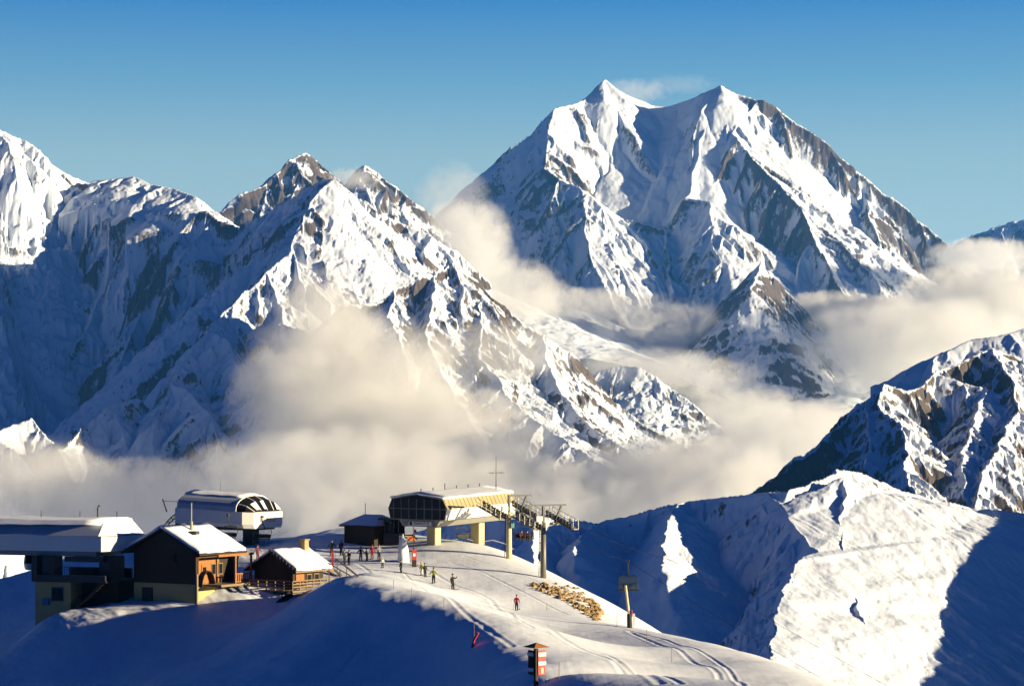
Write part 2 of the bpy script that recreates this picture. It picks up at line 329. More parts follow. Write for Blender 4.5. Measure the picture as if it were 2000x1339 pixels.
# central ridge in front of it
A3 = [
 ([(670,592,5050),(700,594,5060),(735,588,5080),(770,566,5120),(800,550,5160),(828,540,5180),(848,538,5200),(872,520,5260),(884,512,5290),(900,528,5300),(935,560,5290),(1000,612,5270),(1060,652,5250),(1120,708,5220),(1180,768,5170),(1250,822,5120),(1330,866,5070),(1420,930,5000)], .9, (1.7,40,1.4), .8),
 ([(848,538,5200),(846,580,5100),(832,640,4980),(842,690,4890),(870,740,4800),(900,790,4700),(930,840,4600)], .85, 1.25),
 ([(884,512,5280),(905,560,5180),(900,610,5080)], .9, 1.1),
 ([(935,700,4900),(970,735,4820),(1000,782,4720),(1060,830,4620),(1120,870,4540),(1200,920,4450)], .9, .8, .7),
 ([(935,560,5240),(940,640,5040),(935,700,4900)], .9, 1.0),
 ([(1060,652,5130),(1070,700,5020),(1100,770,4880),(1150,830,4760),(1230,880,4650),(1290,930,4560)], .9, .9),
 ([(770,566,5120),(760,620,5000),(790,690,4860)], .9, 1.1),
]
FA3 = [([(852,542,5195),(864,600,5080),(882,660,4970),(920,720,4860),(980,770,4760),(1060,835,4640),(1130,880,4560),(1210,930,4470)],
         [(900,538,5290),(945,582,5275),(1000,630,5255),(1060,670,5235),(1120,726,5205),(1185,788,5155),(1260,842,5105),(1350,892,5045)], .75)]
massif('rocky_ridge', 'central rocky ridge running down to the right out of the cloud', A3, 400, 1460, 1.5, 4350, 5600, int(420*QUICK), MIDM, -420, 5000, gul=.26, lam=24, rough=4.5, sil=2.0, seed=6, warp=7, facets=FA3, spur_gain=.78)
E = [
 ([(1468,560,7600),(1485,512,7850),(1510,545,7830),(1545,575,7800)], 1.0, 1.1),
 ([(1355,790,7720),(1375,740,7700),(1386,690,7680),(1412,640,7650),(1442,600,7620),(1470,562,7600)], 1.2, (2.0,150,1.4), .8),
 ([(1470,562,7600),(1500,600,7570),(1518,640,7535),(1530,690,7490),(1546,770,7420)], 2.3, (2.0,150,1.4), .8),
]
massif('rock_pyramid', 'dark rock pyramid standing out of the cloud below the double summit', E, 1180, 1800, 1.6, 6900, 8000, 300, snow_rock('pyramid_rock', 1.6), -450, 7450, gul=.18, lam=20, rough=4, sil=1.5, seed=8, bare=.12)
Fr = [
 ([(1140,740,6600),(1170,722,6600),(1212,714,6600),(1244,716,6580),(1280,736,6560),(1320,766,6530),(1362,794,6500),(1392,818,6470),(1430,860,6420)], .8, .7),
 ([(1212,714,6600),(1190,770,6480),(1200,830,6380)], .8, .9),
 ([(1280,736,6560),(1240,790,6440)], .8, .9),
]
massif('low_ridge', 'small rocky snow ridge in the valley right of the central ridge', Fr, 1100, 1470, 1.6, 6150, 6900, 220, MIDM, -200, 6500, gul=.22, lam=18, rough=4, sil=2, seed=9)
# glacier floor under the double summit
V = [
 ([(950,560,7700),(1050,600,7850),(1150,640,8050),(1250,690,8250),(1350,740,8400)], .4, .34, .3),
 ([(1400,600,8300),(1500,590,8500),(1600,590,8700),(1750,600,8900),(1900,610,9000)], .4, .33, .3),
 ([(1120,600,8250),(1220,640,8350),(1330,655,8500),(1400,650,8600)], .4, .4, .3),
]
massif('glacier', 'pale glacier slopes at the foot of the double summit', V, 900, 2050, 3, 7000, 9300, 260, SNOWY, -400, 8200, gul=.3, lam=40, rough=7, sil=.6, seed=10)

# right-hand rocky ridge, about 2.6 km away
G = [
 ([(1440,975,2500),(1490,946,2510),(1540,912,2530),(1555,890,2540),(1575,888,2545),(1600,868,2560),(1640,830,2590),(1690,780,2630),(1724,748,2650),(1772,762,2660),(1800,755,2680),(1822,728,2720),(1880,705,2750),(1936,678,2780),(1965,690,2790),(2000,700,2800),(2100,700,2850)], .9, (1.9,150,1.3)),
 ([(1724,748,2650),(1718,800,2590),(1755,825,2545),(1772,870,2490),(1768,920,2420),(1780,960,2370)], .95, 1.2),
 ([(1690,780,2630),(1700,850,2540),(1690,920,2460)], .95, 1.2),
 ([(1936,678,2780),(1975,735,2700),(1985,800,2620),(1950,870,2520),(1920,930,2440),(1900,1000,2350)], .9, 1.2),
 ([(1822,728,2720),(1930,760,2690),(1905,815,2610),(1880,880,2520),(1880,960,2410)], .8, 1.0, .8),
 ([(2000,700,2800),(2040,800,2650),(2020,900,2520)], .9, 1.2),
]
massif('rocky_ridge', 'dark rocky ridge with sunlit ribs at the right edge', G, 1400, 2140, 1.5, 2250, 3000, int(420*QUICK), NEARM, -190, 2600, gul=.28, lam=34, rough=6, sil=2.2, seed=12, warp=8, spur_gain=.62)
G2 = [([(1770,730,3600),(1800,705,3600),(1850,682,3620),(1905,660,3650),(1950,655,3650),(2000,640,3680),(2090,610,3700)], .5, .55, .5)]
massif('snow_shoulder', 'sunlit snow shoulder behind the dark rocky ridge at the right edge', G2, 1700, 2120, 2, 3300, 3900, 160, SNOWY, -60, 3600, gul=.2, lam=30, rough=5, sil=1, seed=13)
# nearer snow mountain on the right, about 1.8 km away
Hm = [
 ([(1652,934,2030),(1642,1020,1952),(1652,1100,1870),(1676,1180,1786),(1700,1270,1712)], 1.15, 1.3, .8, (1, -1), .6),
 ([(1745,972,2036),(1750,1060,1960),(1765,1150,1874),(1775,1240,1780)], 1.15, 1.3, .8, (1, -1), .5),
 ([(1350,976,2064),(1324,982,2048),(1308,1008,2012),(1300,1050,1950),(1294,1110,1870)], .56, 1.0, .45, ()),
 ([(1100,1007,2098),(1052,1009,2085),(1036,1040,2040),(1042,1090,1965),(1050,1135,1895)], .50, 1.0, .5, ()),
 ([(1165,1021,2080),(1140,1040,2040),(1120,1075,1970)], .55, .9, .4, ()),
 ([(560,1200,2400),(640,1140,2350),(720,1090,2300),(800,1045,2240),(860,1014,2190),(905,1003,2150),(955,1006,2120),(1010,1012,2100),(1060,1004,2100),(1110,1010,2090),(1165,1021,2080),(1200,1012,2080),(1250,1000,2080),(1300,986,2070),(1345,978,2060),(1440,966,2030),(1500,960,2010),(1540,958,2000),(1582,944,2030),(1640,915,2070),(1680,922,2090),(1705,932,2100),(1760,958,2120),(1830,975,2140),(1900,990,2150),(1990,1000,2150),(2100,1010,2150)], .8, (1.5,140,1.05), .55),
 ([(1500,960,2010),(1520,985,1985),(1545,1010,1955),(1570,1045,1915),(1590,1075,1885),(1560,1092,1850),(1540,1130,1800),(1520,1190,1730),(1505,1250,1660),(1495,1320,1580),(1490,1400,1500)], .75, 1.0, .8),
]
FH = [([(1520,985,1985),(1545,1010,1955),(1590,1075,1885),(1562,1092,1850),(1520,1190,1730),(1500,1290,1610),(1490,1400,1500)],
        [(1650,930,2032),(1720,960,2034),(1840,1050,1970),(1850,1120,1910),(1840,1200,1836),(1800,1320,1710),(1760,1420,1615)], .14),
 ([(1650,930,2032),(1720,960,2034),(1840,1050,1970),(1850,1120,1910),(1840,1200,1836),(1800,1320,1710),(1760,1420,1615)],
  [(1760,962,2078),(1920,1000,2082),(2080,1050,2035),(2080,1130,1970),(2080,1210,1900),(2080,1330,1770),(2080,1430,1670)], .3)]
massif('snow_mountain', 'nearer snow mountain with a blue shaded bowl and bright fluted slope on the right', Hm, 560, 2140, 1.5, 1420, 2420, int(560*QUICK), SNOWY, -260, 1850, gul=.24, lam=40, rough=2.2, sil=1.0, seed=14, warp=9, rk=(1.3,.4), spur=(46,120), spur_gain=.80, bare=-.35, facets=FH)
# snow peak off the right edge; its shadow falls across the right-hand slope
KW = [(600,2200,-32),(590,2050,-44),(575,1940,-58),(560,1860,-80),(545,1780,-106),(535,1680,-134),(520,1560,-150),(500,1350,-165)]
K = [([(x / y * F + CX, HZ - z / y * F, y) for x, y, z in KW], 1.0, 1.1, .4)]
massif('snow_mountain', 'snow peak beyond the right edge whose shadow crosses the bright slope', K, 2080, 2900, 4, 1200, 2250, 220, SNOWY, -260, 1600, gul=.2, lam=34, rough=4, sil=.8, seed=15)
LS = [([(-200,1100,800),(-100,1092,830),(-40,1084,860),(20,1076,900),(60,1073,930),(75,1080,935),(95,1105,930),(140,1150,930)], .6, .7, .5)]
massif('snow_shoulder', 'sunlit snow shoulder behind the gondola station at the left edge', LS, -220, 200, 2, 640, 1060, 160, SNOWY, -130, 900, gul=.15, lam=30, rough=3, sil=.6, seed=16, bare=-.6)
# valley floor
vu = np.linspace(-60000, 60000, 61); vv = np.concatenate([np.linspace(-800, 15000, 41), np.linspace(20000, 90000, 15)])
VX, VY = np.meshgrid(vu, vv)
vo = grid_mesh('terrain', VX, VY, -620 + 60 * fbm(VX / 3000, VY / 3000, 3, 90), SNOWY)
tag(vo, 'snowy valley floor far below the peaks', 'ground', kind='structure')
# ---------------------------------------------------------------- the piste, station plateau and shaded bank (near ground)
CP = [P(*p) for p in [
 # back of the plateau
 (120,1100,322),(200,1080,322),(345,1062,322),(430,1062,318),(480,1061,302),(560,1055,318),(600,1048,325),(640,1036,330),(700,1031,332),(760,1034,330),(820,1050,318),(880,1058,312),
 (845,1060,297),(930,1062,302),(960,1066,302),(1000,1085,294),(1040,1107,288),(1090,1131,281),(1130,1151,275),(1160,1174,268),(1174,1200,260),(1195,1217,252),(1260,1226,240),(1320,1238,228),(1380,1252,217),(1450,1270,206),(1520,1294,195),(1580,1320,185),(1620,1340,179),
 # piste
 (580,1068,300),(640,1070,300),(780,1066,300),(700,1095,288),(760,1092,290),(800,1104,282),(880,1144,269),(960,1130,275),(1009,1191,255),(1100,1160,268),(1100,1205,249),(1228,1226,243),(880,1095,288),
 (900,1180,248),(1000,1240,226),(1150,1268,212),(1300,1300,194),(1400,1339,176),(1100,1339,168),(1250,1339,172),
 (250,1199,258),(385,1191,257),(165,1199,261),(90,1199,261),(575,1191,257),(525,1194,257),(500,1212,244),(560,1209,244),(603,1182,247),(620,1165,252),(480,1166,259),(440,1150,262),
 (735,1134,234),(700,1119,249),(800,1150,227),(680,1113,252),(760,1124,250),(820,1140,245),(880,1166,234),(860,1150,250),(920,1185,225),
 # behind the huts
 (470,1096,288),(530,1098,290),(620,1100,282),(650,1122,268),(430,1130,284),
 (-60,1132,322),(0,1130,318),(60,1128,312),
]]
LIP = [P(*p) for p in [(655,1124,238),(668,1127,231),(735,1146,217),(800,1166,210),(860,1188,205),(915,1214,198),(945,1246,191),(985,1272,183),(1030,1292,172),(1062,1312,162)]]
nrm = (-.93, -.37)
CP += LIP
def bank(d): return -0.9 * min(d, 3.5) - 0.29 * max(d - 3.5, 0)
for (x, y, z) in LIP:
    CP.append((x - nrm[0] * 4, y - nrm[1] * 4, z - .35))
    for d in ((3.5, 10, 20, 32, 45) if y < 214 else (3.5, 9)):
        CP.append((x + nrm[0] * d, y + nrm[1] * d, z + (bank(d) if y < 214 else -.62 * d)))
# away over the right-hand crest and behind the plateau the ground falls off steeply
for p, o1 in [((1000,1085,294),(.8,.6)),((1090,1131,281),(.9,.4)),((1160,1174,268),(.95,.3)),((1195,1217,252),(.95,.3)),((1320,1238,228),(.95,.3)),((1450,1270,206),(.95,.3)),((1580,1320,185),(.95,.3)),((930,1062,303),(.6,.8)),((880,1058,312),(.3,.95)),((1620,1340,179),(.95,.3))]:
    a = P(*p)
    for d, dz in ((14, -7.5), (34, -22), (70, -50)): CP.append((a[0] + o1[0] * d, a[1] + o1[1] * d, a[2] + dz))
for p in [(-60,1132,322),(60,1128,312),(120,1100,322),(345,1062,322),(480,1058,318),(640,1036,330),(760,1034,330)]:
    a = P(*p)
    for d, dz in ((20, -5), (50, -22), (90, -48)): CP.append((a[0], a[1] + d, a[2] + dz))
for x, y, z in [(-20,130,-28),(-60,130,-38),(-20,90,-24),(20,130,-14.6),(0,110,-16),(50,130,-22),(20,80,-12),(60,150,-30),(-90,200,-40),(-90,260,-37),(-85,300,-30),(-58,262,-25.5),(-62,245,-29)]: CP.append((x, y, z))
cp = np.array(CP)
def tps_fit(p, lam=0.6):
    n = len(p); d = np.sqrt(((p[:, None, :2] - p[None, :, :2]) ** 2).sum(-1)) / 50.0
    K = np.where(d > 0, d * d * np.log(d + 1e-12), 0) + lam * 0.01 * np.eye(n)
    Q = np.hstack([np.ones((n, 1)), p[:, :2] / 50.0]); A = np.zeros((n + 3, n + 3)); A[:n, :n] = K; A[:n, n:] = Q; A[n:, :n] = Q.T
    return np.linalg.solve(A, np.concatenate([p[:, 2], np.zeros(3)]))
TW = tps_fit(cp)
def tps(x, y):
    x = np.asarray(x, float); y = np.asarray(y, float); z = TW[-3] + TW[-2] * x / 50 + TW[-1] * y / 50
    for (cx, cy, _), w in zip(CP, TW[:-3]):
        r2 = ((x - cx) ** 2 + (y - cy) ** 2) / 2500.0
        z = z + w * 0.5 * r2 * np.log(r2 + 1e-12)
    return z
gu = np.linspace(-420, 2420, 620); gd = np.linspace(70, 430, 420)
GU_, GD_ = np.meshgrid(gu, gd); COARSE = tps((GU_ - CX) / F * GD_, GD_)
def ground_base(x, y):
    x = np.asarray(x, float); y = np.asarray(y, float)
    u = x / y * F + CX
    fu = np.clip((u - gu[0]) / (gu[1] - gu[0]), 0, len(gu) - 1.001); fd = np.clip((y - gd[0]) / (gd[1] - gd[0]), 0, len(gd) - 1.001)
    iu = fu.astype(int); iv = fd.astype(int); a = fu - iu; b = fd - iv
    return (COARSE[iv, iu] * (1 - a) + COARSE[iv, iu + 1] * a) * (1 - b) + (COARSE[iv + 1, iu] * (1 - a) + COARSE[iv + 1, iu + 1] * a) * b
lipx = np.array([p[0] for p in LIP]); lipy = np.array([p[1] for p in LIP])
def lip_side(x, y):      # signed distance from the lip line: positive on the shaded bank
    lx = np.interp(y, lipy[::-1], lipx[::-1]); return (lx - x) * 0.93
def ground_z(x, y):
    x = np.asarray(x, float); y = np.asarray(y, float)
    z = ground_base(x, y)
    s = lip_side(x, y); near = np.exp(-(s / 5.0) ** 2) * sstep(150, 165, y) * (1 - sstep(262, 275, y))
    z = z + near * (0.13 * fbm(x / 7, y / 10, 4, 140, .5) + .35 * noise2(x / 17, y / 23, 77))      # wind-blown lip
    b = sstep(2, 8, s)
    z = z + (b * .22 + .05) * fbm(x / 11, y / 11, 4, 120) + b * .18 * ridged((x * .8 + y * .5) / 3.0, (y * .9 - x * .4) / 14.0, 3, 130)
    z = z + .02 * fbm(x / 2.5, y / 2.5, 3, 150)
    return z
def hit(px, py, d0=110, d1=345):
    """the point of the near ground seen at this spot of the photograph"""
    D = np.arange(d0, d1, .1); x = (px - CX) / F * D; z = (HZ - py) / F * D
    g = ground_z(x, D); k = np.argmax(g >= z)
    if g[k] < z[k]: k = len(D) - 1
    return (float(x[k]), float(D[k]), float(g[k]))
def gz(x, y): return float(ground_z(np.array([x]), np.array([y]))[0])
du_ = np.arange(-400, 2400.1, 2.0); dd_ = np.concatenate([np.arange(72, 140, .8), np.arange(140, 335, .28), np.arange(335, 428, 1.0)])
U_, D_ = np.meshgrid(du_, dd_); GXX = (U_ - CX) / F * D_
m = bpy.data.materials.new('piste_snow'); m.use_nodes = True; t = m.node_tree; b = t.nodes['Principled BSDF']
b.inputs['Roughness'].default_value = .7; b.inputs['Specular IOR Level'].default_value = .2
g_ = N(t, 'ShaderNodeNewGeometry'); mp_ = N(t, 'ShaderNodeMapping'); mp_.inputs['Rotation'].default_value = (0, 0, rad(35)); mp_.inputs['Scale'].default_value = (2.6, .10, 1)
t.links.new(g_.outputs['Position'], mp_.inputs[0])
n1 = N(t, 'ShaderNodeTexNoise', i_Scale=1.0, i_Detail=3.0); t.links.new(mp_.outputs[0], n1.inputs['Vector'])
n2 = N(t, 'ShaderNodeTexNoise', i_Scale=.9, i_Detail=6.0, i_Roughness=.7); t.links.new(g_.outputs['Position'], n2.inputs['Vector'])
ad_ = N(t, 'ShaderNodeMath', operation='MULTIPLY_ADD'); t.links.new(n2.outputs[0], ad_.inputs[0]); ad_.inputs[1].default_value = .8; t.links.new(n1.outputs[0], ad_.inputs[2])
bp_ = N(t, 'ShaderNodeBump', i_Strength=.07, i_Distance=.15); wv = N(t, 'ShaderNodeTexWave', i_Scale=.22, i_Distortion=5.0, i_Detail=2.0, i_Detail_Scale=.6); wm = N(t, 'ShaderNodeMapping'); wm.inputs['Rotation'].default_value = (0, 0, rad(38)); t.links.new(g_.outputs['Position'], wm.inputs[0]); t.links.new(wm.outputs[0], wv.inputs['Vector'])
wp = N(t, 'ShaderNodeMath', operation='POWER', i_1=6.0); t.links.new(wv.outputs['Fac'], wp.inputs[0])
as_ = N(t, 'ShaderNodeMath', operation='MULTIPLY_ADD'); t.links.new(wp.outputs[0], as_.inputs[0]); as_.inputs[1].default_value = -.25; t.links.new(ad_.outputs[0], as_.inputs[2])
t.links.new(as_.outputs[0], bp_.inputs['Height']); t.links.new(bp_.outputs[0], b.inputs['Normal'])
cm_ = N(t, 'ShaderNodeMix', data_type='RGBA'); t.links.new(n1.outputs[0], cm_.inputs[0]); cm_.inputs[6].default_value = (.74, .78, .83, 1); cm_.inputs[7].default_value = (.86, .89, .94, 1)
t.links.new(cm_.outputs[2], b.inputs['Base Color'])
# ski tracks and a groomer edge pressed into the snow
TRK = [([(760, 1093), (850, 1120), (960, 1172), (1090, 1240), (1200, 1290), (1290, 1335)], .5), ([(880, 1098), (950, 1120), (1030, 1160), (1110, 1200)], .35), ([(905, 1085), (985, 1110), (1060, 1140)], .35),
       ([(700, 1102), (800, 1136), (900, 1190), (1000, 1262)], .4), ([(840, 1142), (930, 1180), (1030, 1222), (1180, 1275), (1330, 1335)], .35), ([(1228, 1232), (1300, 1262), (1400, 1310), (1450, 1338)], .35), ([(1200, 1222), (1290, 1246), (1400, 1290), (1500, 1335)], .3),
       ([(640, 1200), (560, 1222), (460, 1240), (400, 1262)], .5), ([(660, 1180), (600, 1205), (500, 1228)], .4), ([(420, 1250), (330, 1290), (240, 1335)], .5), ([(760, 1230), (700, 1270), (650, 1330)], .5), ([(450, 1262), (380, 1300), (320, 1336)], .4),
       ([(1009, 1192), (930, 1172), (860, 1150), (790, 1120)], .3), ([(846, 1138), (800, 1118), (740, 1104)], .3)]
def tracks(x, y):
    z = np.zeros(x.shape)
    for px, w in TRK:
        q = np.array([hit(*p)[:2] for p in px]); t0 = np.linspace(0, len(q) - 1, 26)
        q = np.stack([np.interp(t0, range(len(q)), q[:, 0]), np.interp(t0, range(len(q)), q[:, 1])], 1)
        m_ = (x > q[:, 0].min() - 2) & (x < q[:, 0].max() + 2) & (y > q[:, 1].min() - 2) & (y < q[:, 1].max() + 2)
        xs, ys = x[m_], y[m_]; d = np.full(xs.shape, 9.0)
        for a, b in zip(q[:-1], q[1:]):
            e = b - a; t_ = np.clip(((xs - a[0]) * e[0] + (ys - a[1]) * e[1]) / (e @ e + 1e-9), 0, 1)
            d = np.minimum(d, np.hypot(xs - a[0] - t_ * e[0], ys - a[1] - t_ * e[1]))
        z[m_] += -.034 * np.exp(-(d / (.55 * w)) ** 2) + .02 * np.exp(-((d - w) / (.4 * w)) ** 2)
    return z
GROUND = grid_mesh('ground', GXX, D_, ground_z(GXX, D_) + tracks(GXX, D_), m)
tag(GROUND, 'groomed ski slope and snow bank in front of the lift stations', 'ground', kind='structure')
# ---------------------------------------------------------------- materials and mesh tools for the built things
def paint(name, col, rough=.6, metal=0, var=.25, scale=2.0, stretch=(1, 1, 1), spec=.4, bump=0.0):
    m = bpy.data.materials.new(name); m.use_nodes = True; t = m.node_tree; b = t.nodes['Principled BSDF']
    b.inputs['Roughness'].default_value = rough; b.inputs['Metallic'].default_value = metal; b.inputs['Specular IOR Level'].default_value = spec
    c = N(t, 'ShaderNodeTexCoord'); mp = N(t, 'ShaderNodeMapping'); mp.inputs['Scale'].default_value = stretch; t.links.new(c.outputs['Object'], mp.inputs[0])
    n = N(t, 'ShaderNodeTexNoise', i_Scale=scale, i_Detail=4.0, i_Roughness=.6); t.links.new(mp.outputs[0], n.inputs['Vector'])
    x = N(t, 'ShaderNodeMix', data_type='RGBA'); t.links.new(n.outputs[0], x.inputs[0])
    x.inputs[6].default_value = tuple(max(0, v * (1 - var)) for v in col) + (1,); x.inputs[7].default_value = tuple(min(1, v * (1 + var)) for v in col) + (1,)
    t.links.new(x.outputs[2], b.inputs['Base Color'])
    if bump:
        bp = N(t, 'ShaderNodeBump', i_Strength=bump, i_Distance=.05); t.links.new(n.outputs[0], bp.inputs['Height']); t.links.new(bp.outputs[0], b.inputs['Normal'])
    return m
M = dict(
 white=paint('white_panel', (.78, .76, .70), .45, var=.06), grey=paint('grey_steel', (.22, .23, .24), .45, .3, .2), dark=paint('dark_steel', (.035, .035, .035), .5, .2, .3),
 galv=paint('galvanised_steel', (.34, .32, .25), .5, .35, .2), cream=paint('cream_concrete', (.62, .52, .27), .8, var=.1), render=paint('cream_render', (.46, .36, .15), .85, var=.14),
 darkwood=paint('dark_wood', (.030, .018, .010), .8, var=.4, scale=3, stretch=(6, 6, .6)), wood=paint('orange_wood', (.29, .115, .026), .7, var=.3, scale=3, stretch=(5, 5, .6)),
 palewood=paint('weathered_wood', (.22, .155, .09), .8, var=.3, scale=3, stretch=(.8, 5, 5)), glass=paint('dark_glass', (.010, .010, .009), .30, var=.3, spec=.18),
 amber=paint('lit_polycarbonate', (.40, .33, .17), .35, var=.25, scale=1.2, stretch=(1, 1, .4)), snow=paint('roof_snow', (.84, .86, .89), .75, var=.04, scale=1.2, spec=.15, bump=.3),
 roofgrey=paint('roof_skin', (.40, .44, .50), .35, var=.15, scale=.8), pylon_grey=paint('pylon_grey', (.16, .15, .11), .5, .3, .2), black=paint('black_rubber', (.012, .012, .012), .7, var=.3), stone=paint('brown_rock', (.30, .20, .085), .85, var=.6, scale=2.5, bump=.5),
 chimney=paint('chimney_stone', (.34, .25, .12), .85, var=.4, scale=5), red=paint('red_paint', (.42, .03, .025), .55, var=.2), orange=paint('orange_paint', (.80, .22, .03), .55, var=.15), blue=paint('blue_box', (.05, .16, .30), .6),
 board=paint('sign_white', (.80, .77, .68), .5, var=.05), letter=paint('sign_black', (.01, .01, .012), .5), ice=paint('packed_snow', (.80, .83, .84), .5, var=.05, bump=.3), lift_blue=paint('bubble_hood', (.04, .075, .14), .25, var=.2),
 green=paint('green_box', (.02, .14, .10), .6), rope=paint('pale_rope', (.5, .52, .55), .8))
class MB:
    def __init__(s): s.bm = bmesh.new()
    def box(s, c, d, rz=0.0, mi=0, M4=None):
        r = bmesh.ops.create_cube(s.bm, size=1.0); mt = Matrix.Translation(c) @ Matrix.Rotation(rz, 4, 'Z') @ Matrix.Diagonal((d[0], d[1], d[2], 1))
        bmesh.ops.transform(s.bm, matrix=mt if M4 is None else M4 @ mt, verts=r['verts'])
        return s
    def cyl(s, a, b, r0, r1=None, n=10):
        a = Vector(a); b = Vector(b); v = b - a
        r = bmesh.ops.create_cone(s.bm, cap_ends=True, segments=n, radius1=r0, radius2=r0 if r1 is None else r1, depth=v.length)
        q = v.to_track_quat('Z', 'Y').to_matrix().to_4x4()
        bmesh.ops.transform(s.bm, matrix=Matrix.Translation((a + b) / 2) @ q, verts=r['verts']); return s
    def bar(s, a, b, w, h):
        a = Vector(a); b = Vector(b); v = b - a
        r = bmesh.ops.create_cube(s.bm, size=1.0); q = v.to_track_quat('Z', 'Y').to_matrix().to_4x4()
        bmesh.ops.transform(s.bm, matrix=Matrix.Translation((a + b) / 2) @ q @ Matrix.Diagonal((w, h, v.length, 1)), verts=r['verts']); return s
    def path(s, pts, r, n=6):
        for a, b in zip(pts[:-1], pts[1:]): s.cyl(a, b, r, r, n)
        return s
    def prism(s, prof, x0, x1, f=None, caps=(True, True)):
        """profile of (y, z) swept along x; f(x, y, z) may bend it"""
        f = f or (lambda x, y, z: (x, y, z))
        A = [s.bm.verts.new(f(x0, y, z)) for y, z in prof]; B = [s.bm.verts.new(f(x1, y, z)) for y, z in prof]
        n = len(prof)
        for i in range(n): s.bm.faces.new((A[i], B[i], B[(i + 1) % n], A[(i + 1) % n]))
        if caps[0]: s.bm.faces.new(A)
        if caps[1]: s.bm.faces.new(B[::-1])
        return s
    def poly(s, pts): s.bm.faces.new([s.bm.verts.new(p) for p in pts]); return s
    def slab(s, pts, th):
        """quad with thickness th upwards"""
        lo = [s.bm.verts.new(p) for p in pts]; hi = [s.bm.verts.new((p[0], p[1], p[2] + th)) for p in pts]; n = len(pts)
        s.bm.faces.new(lo[::-1]); s.bm.faces.new(hi)
        for i in range(n): s.bm.faces.new((lo[i], lo[(i + 1) % n], hi[(i + 1) % n], hi[i]))
        return s
    def build(s, name, mat, parent=None, smooth=False, bevel=0.0, label=None):
        if name == 'snow_cover':                       # wind-packed roof snow: uneven top and ragged eaves
            bmesh.ops.subdivide_edges(s.bm, edges=list(s.bm.edges), cuts=7, use_grid_fill=True); bevel = 0; smooth = True
            for v in s.bm.verts:
                k = math.sin(v.co.x * 2.1 + v.co.y * 1.3) + math.sin(v.co.y * 3.1 - v.co.x * .9 + 1) + rng.uniform(-.6, .6)
                v.co.z += .035 * k; v.co.x += .03 * math.sin(v.co.y * 4.3) + rng.uniform(-.015, .015); v.co.y += .03 * math.sin(v.co.x * 3.7)
        bmesh.ops.recalc_face_normals(s.bm, faces=s.bm.faces)
        if bevel: bmesh.ops.bevel(s.bm, geom=list(s.bm.edges), offset=bevel, segments=2, affect='EDGES')
        me = bpy.data.meshes.new(name); s.bm.to_mesh(me); s.bm.free()
        me.materials.append(M[mat] if isinstance(mat, str) else mat)
        if smooth:
            for p in me.polygons: p.use_smooth = True
        o = bpy.data.objects.new(name, me); COL.objects.link(o); o.parent = parent
        if label: o['label'] = label
        return o
def empty(name, loc, rz, label, cat, group=None):
    o = bpy.data.objects.new(name, None); COL.objects.link(o); o.location = loc; o.rotation_euler = (0, 0, rz); o.empty_display_size = .5
    return tag(o, label, cat, group)
def copy_tree(o, parent=None):
    c = o.copy(); COL.objects.link(c)
    if parent: c.parent = parent
    for ch in list(o.children): copy_tree(ch, c)
    return c
def text(parent, name, body, size, loc, rot, mat='letter', th=.01):
    cu = bpy.data.curves.new(name, 'FONT'); cu.body = body; cu.size = size; cu.extrude = th; cu.align_x = 'CENTER'; cu.align_y = 'CENTER'
    t = bpy.data.objects.new(name, cu); COL.objects.link(t)
    bpy.context.view_layer.update()
    me = bpy.data.meshes.new_from_object(t.evaluated_get(bpy.context.evaluated_depsgraph_get())); bpy.data.objects.remove(t)
    me.materials.clear(); me.materials.append(M[mat])
    o = bpy.data.objects.new(name, me); COL.objects.link(o); o.parent = parent; o.location = loc; o.rotation_euler = rot; return o
# ---------------------------------------------------------------- chairlift station with the dark glass front
bx = hit(846, 1060, 280)
px2m = lambda D: D / F
g0 = P(814, 1061, bx[1] - 2.5)
st = empty('lift_station', (g0[0], g0[1], g0[2]), rad(50), 'long chairlift station on cream pillars with dark glass front and snowy roof', 'lift station')
SH = lambda x, y, z: (x, y, z + .042 * x)
lowp = [(-4.65, 3.05), (-5.05, 4.45), (5.05, 4.45), (4.65, 3.05)]
upp = [(-5.05, 4.47), (-4.35, 5.75), (4.35, 5.75), (5.05, 4.47)]
L1 = 13.8
MB().prism(lowp, .15, L1, SH).build('lower_hull', 'white', st)
MB().prism(upp, .15, L1 - .02, SH).build('window_band', 'amber', st)
mb = MB()
for i in range(19):
    x = .3 + i * (L1 - .5) / 18
    mb.bar(SH(x, -5.07, 4.47), SH(x, -4.37, 5.75), .10, .05); mb.bar(SH(x, 5.07, 4.47), SH(x, 4.37, 5.75), .10, .05)
mb.bar(SH(.1, -5.08, 4.46), SH(L1, -5.08, 4.46), .14, .06); mb.bar(SH(.1, -4.4, 5.77), SH(L1, -4.4, 5.77), .12, .12)
mb.build('mullion', 'galv', st)
MB().prism([(-4.62, 3.1), (-5.0, 4.45), (-4.35, 5.72), (0, 6.3), (4.35, 5.72), (5.0, 4.45), (4.62, 3.1)], 0, .145, SH).build('front_glazing', 'glass', st)
mb = MB()
for k in range(7):
    y = -4.0 + k * 8.0 / 6; mb.bar((-.04, y, 3.1), (-.04, y, 5.7), .06, .06)
mb.bar((-.04, -5.0, 4.45), (-.04, 5.0, 4.45), .07, .07); mb.bar((-.04, -4.6, 3.1), (-.04, 4.6, 3.1), .09, .07)
mb.bar((-.04, -4.4, 5.7), (-.04, 0, 6.3), .10, .12); mb.bar((-.04, 4.4, 5.7), (-.04, 0, 6.3), .10, .12)
mb.build('front_frame', 'grey', st)
MB().prism([(-4.6, 5.78), (0, 6.36), (4.6, 5.78), (4.55, 6.0), (0, 6.62), (-4.55, 6.0)], -.12, L1 + .1, SH).build('snow_cover', 'snow', st)
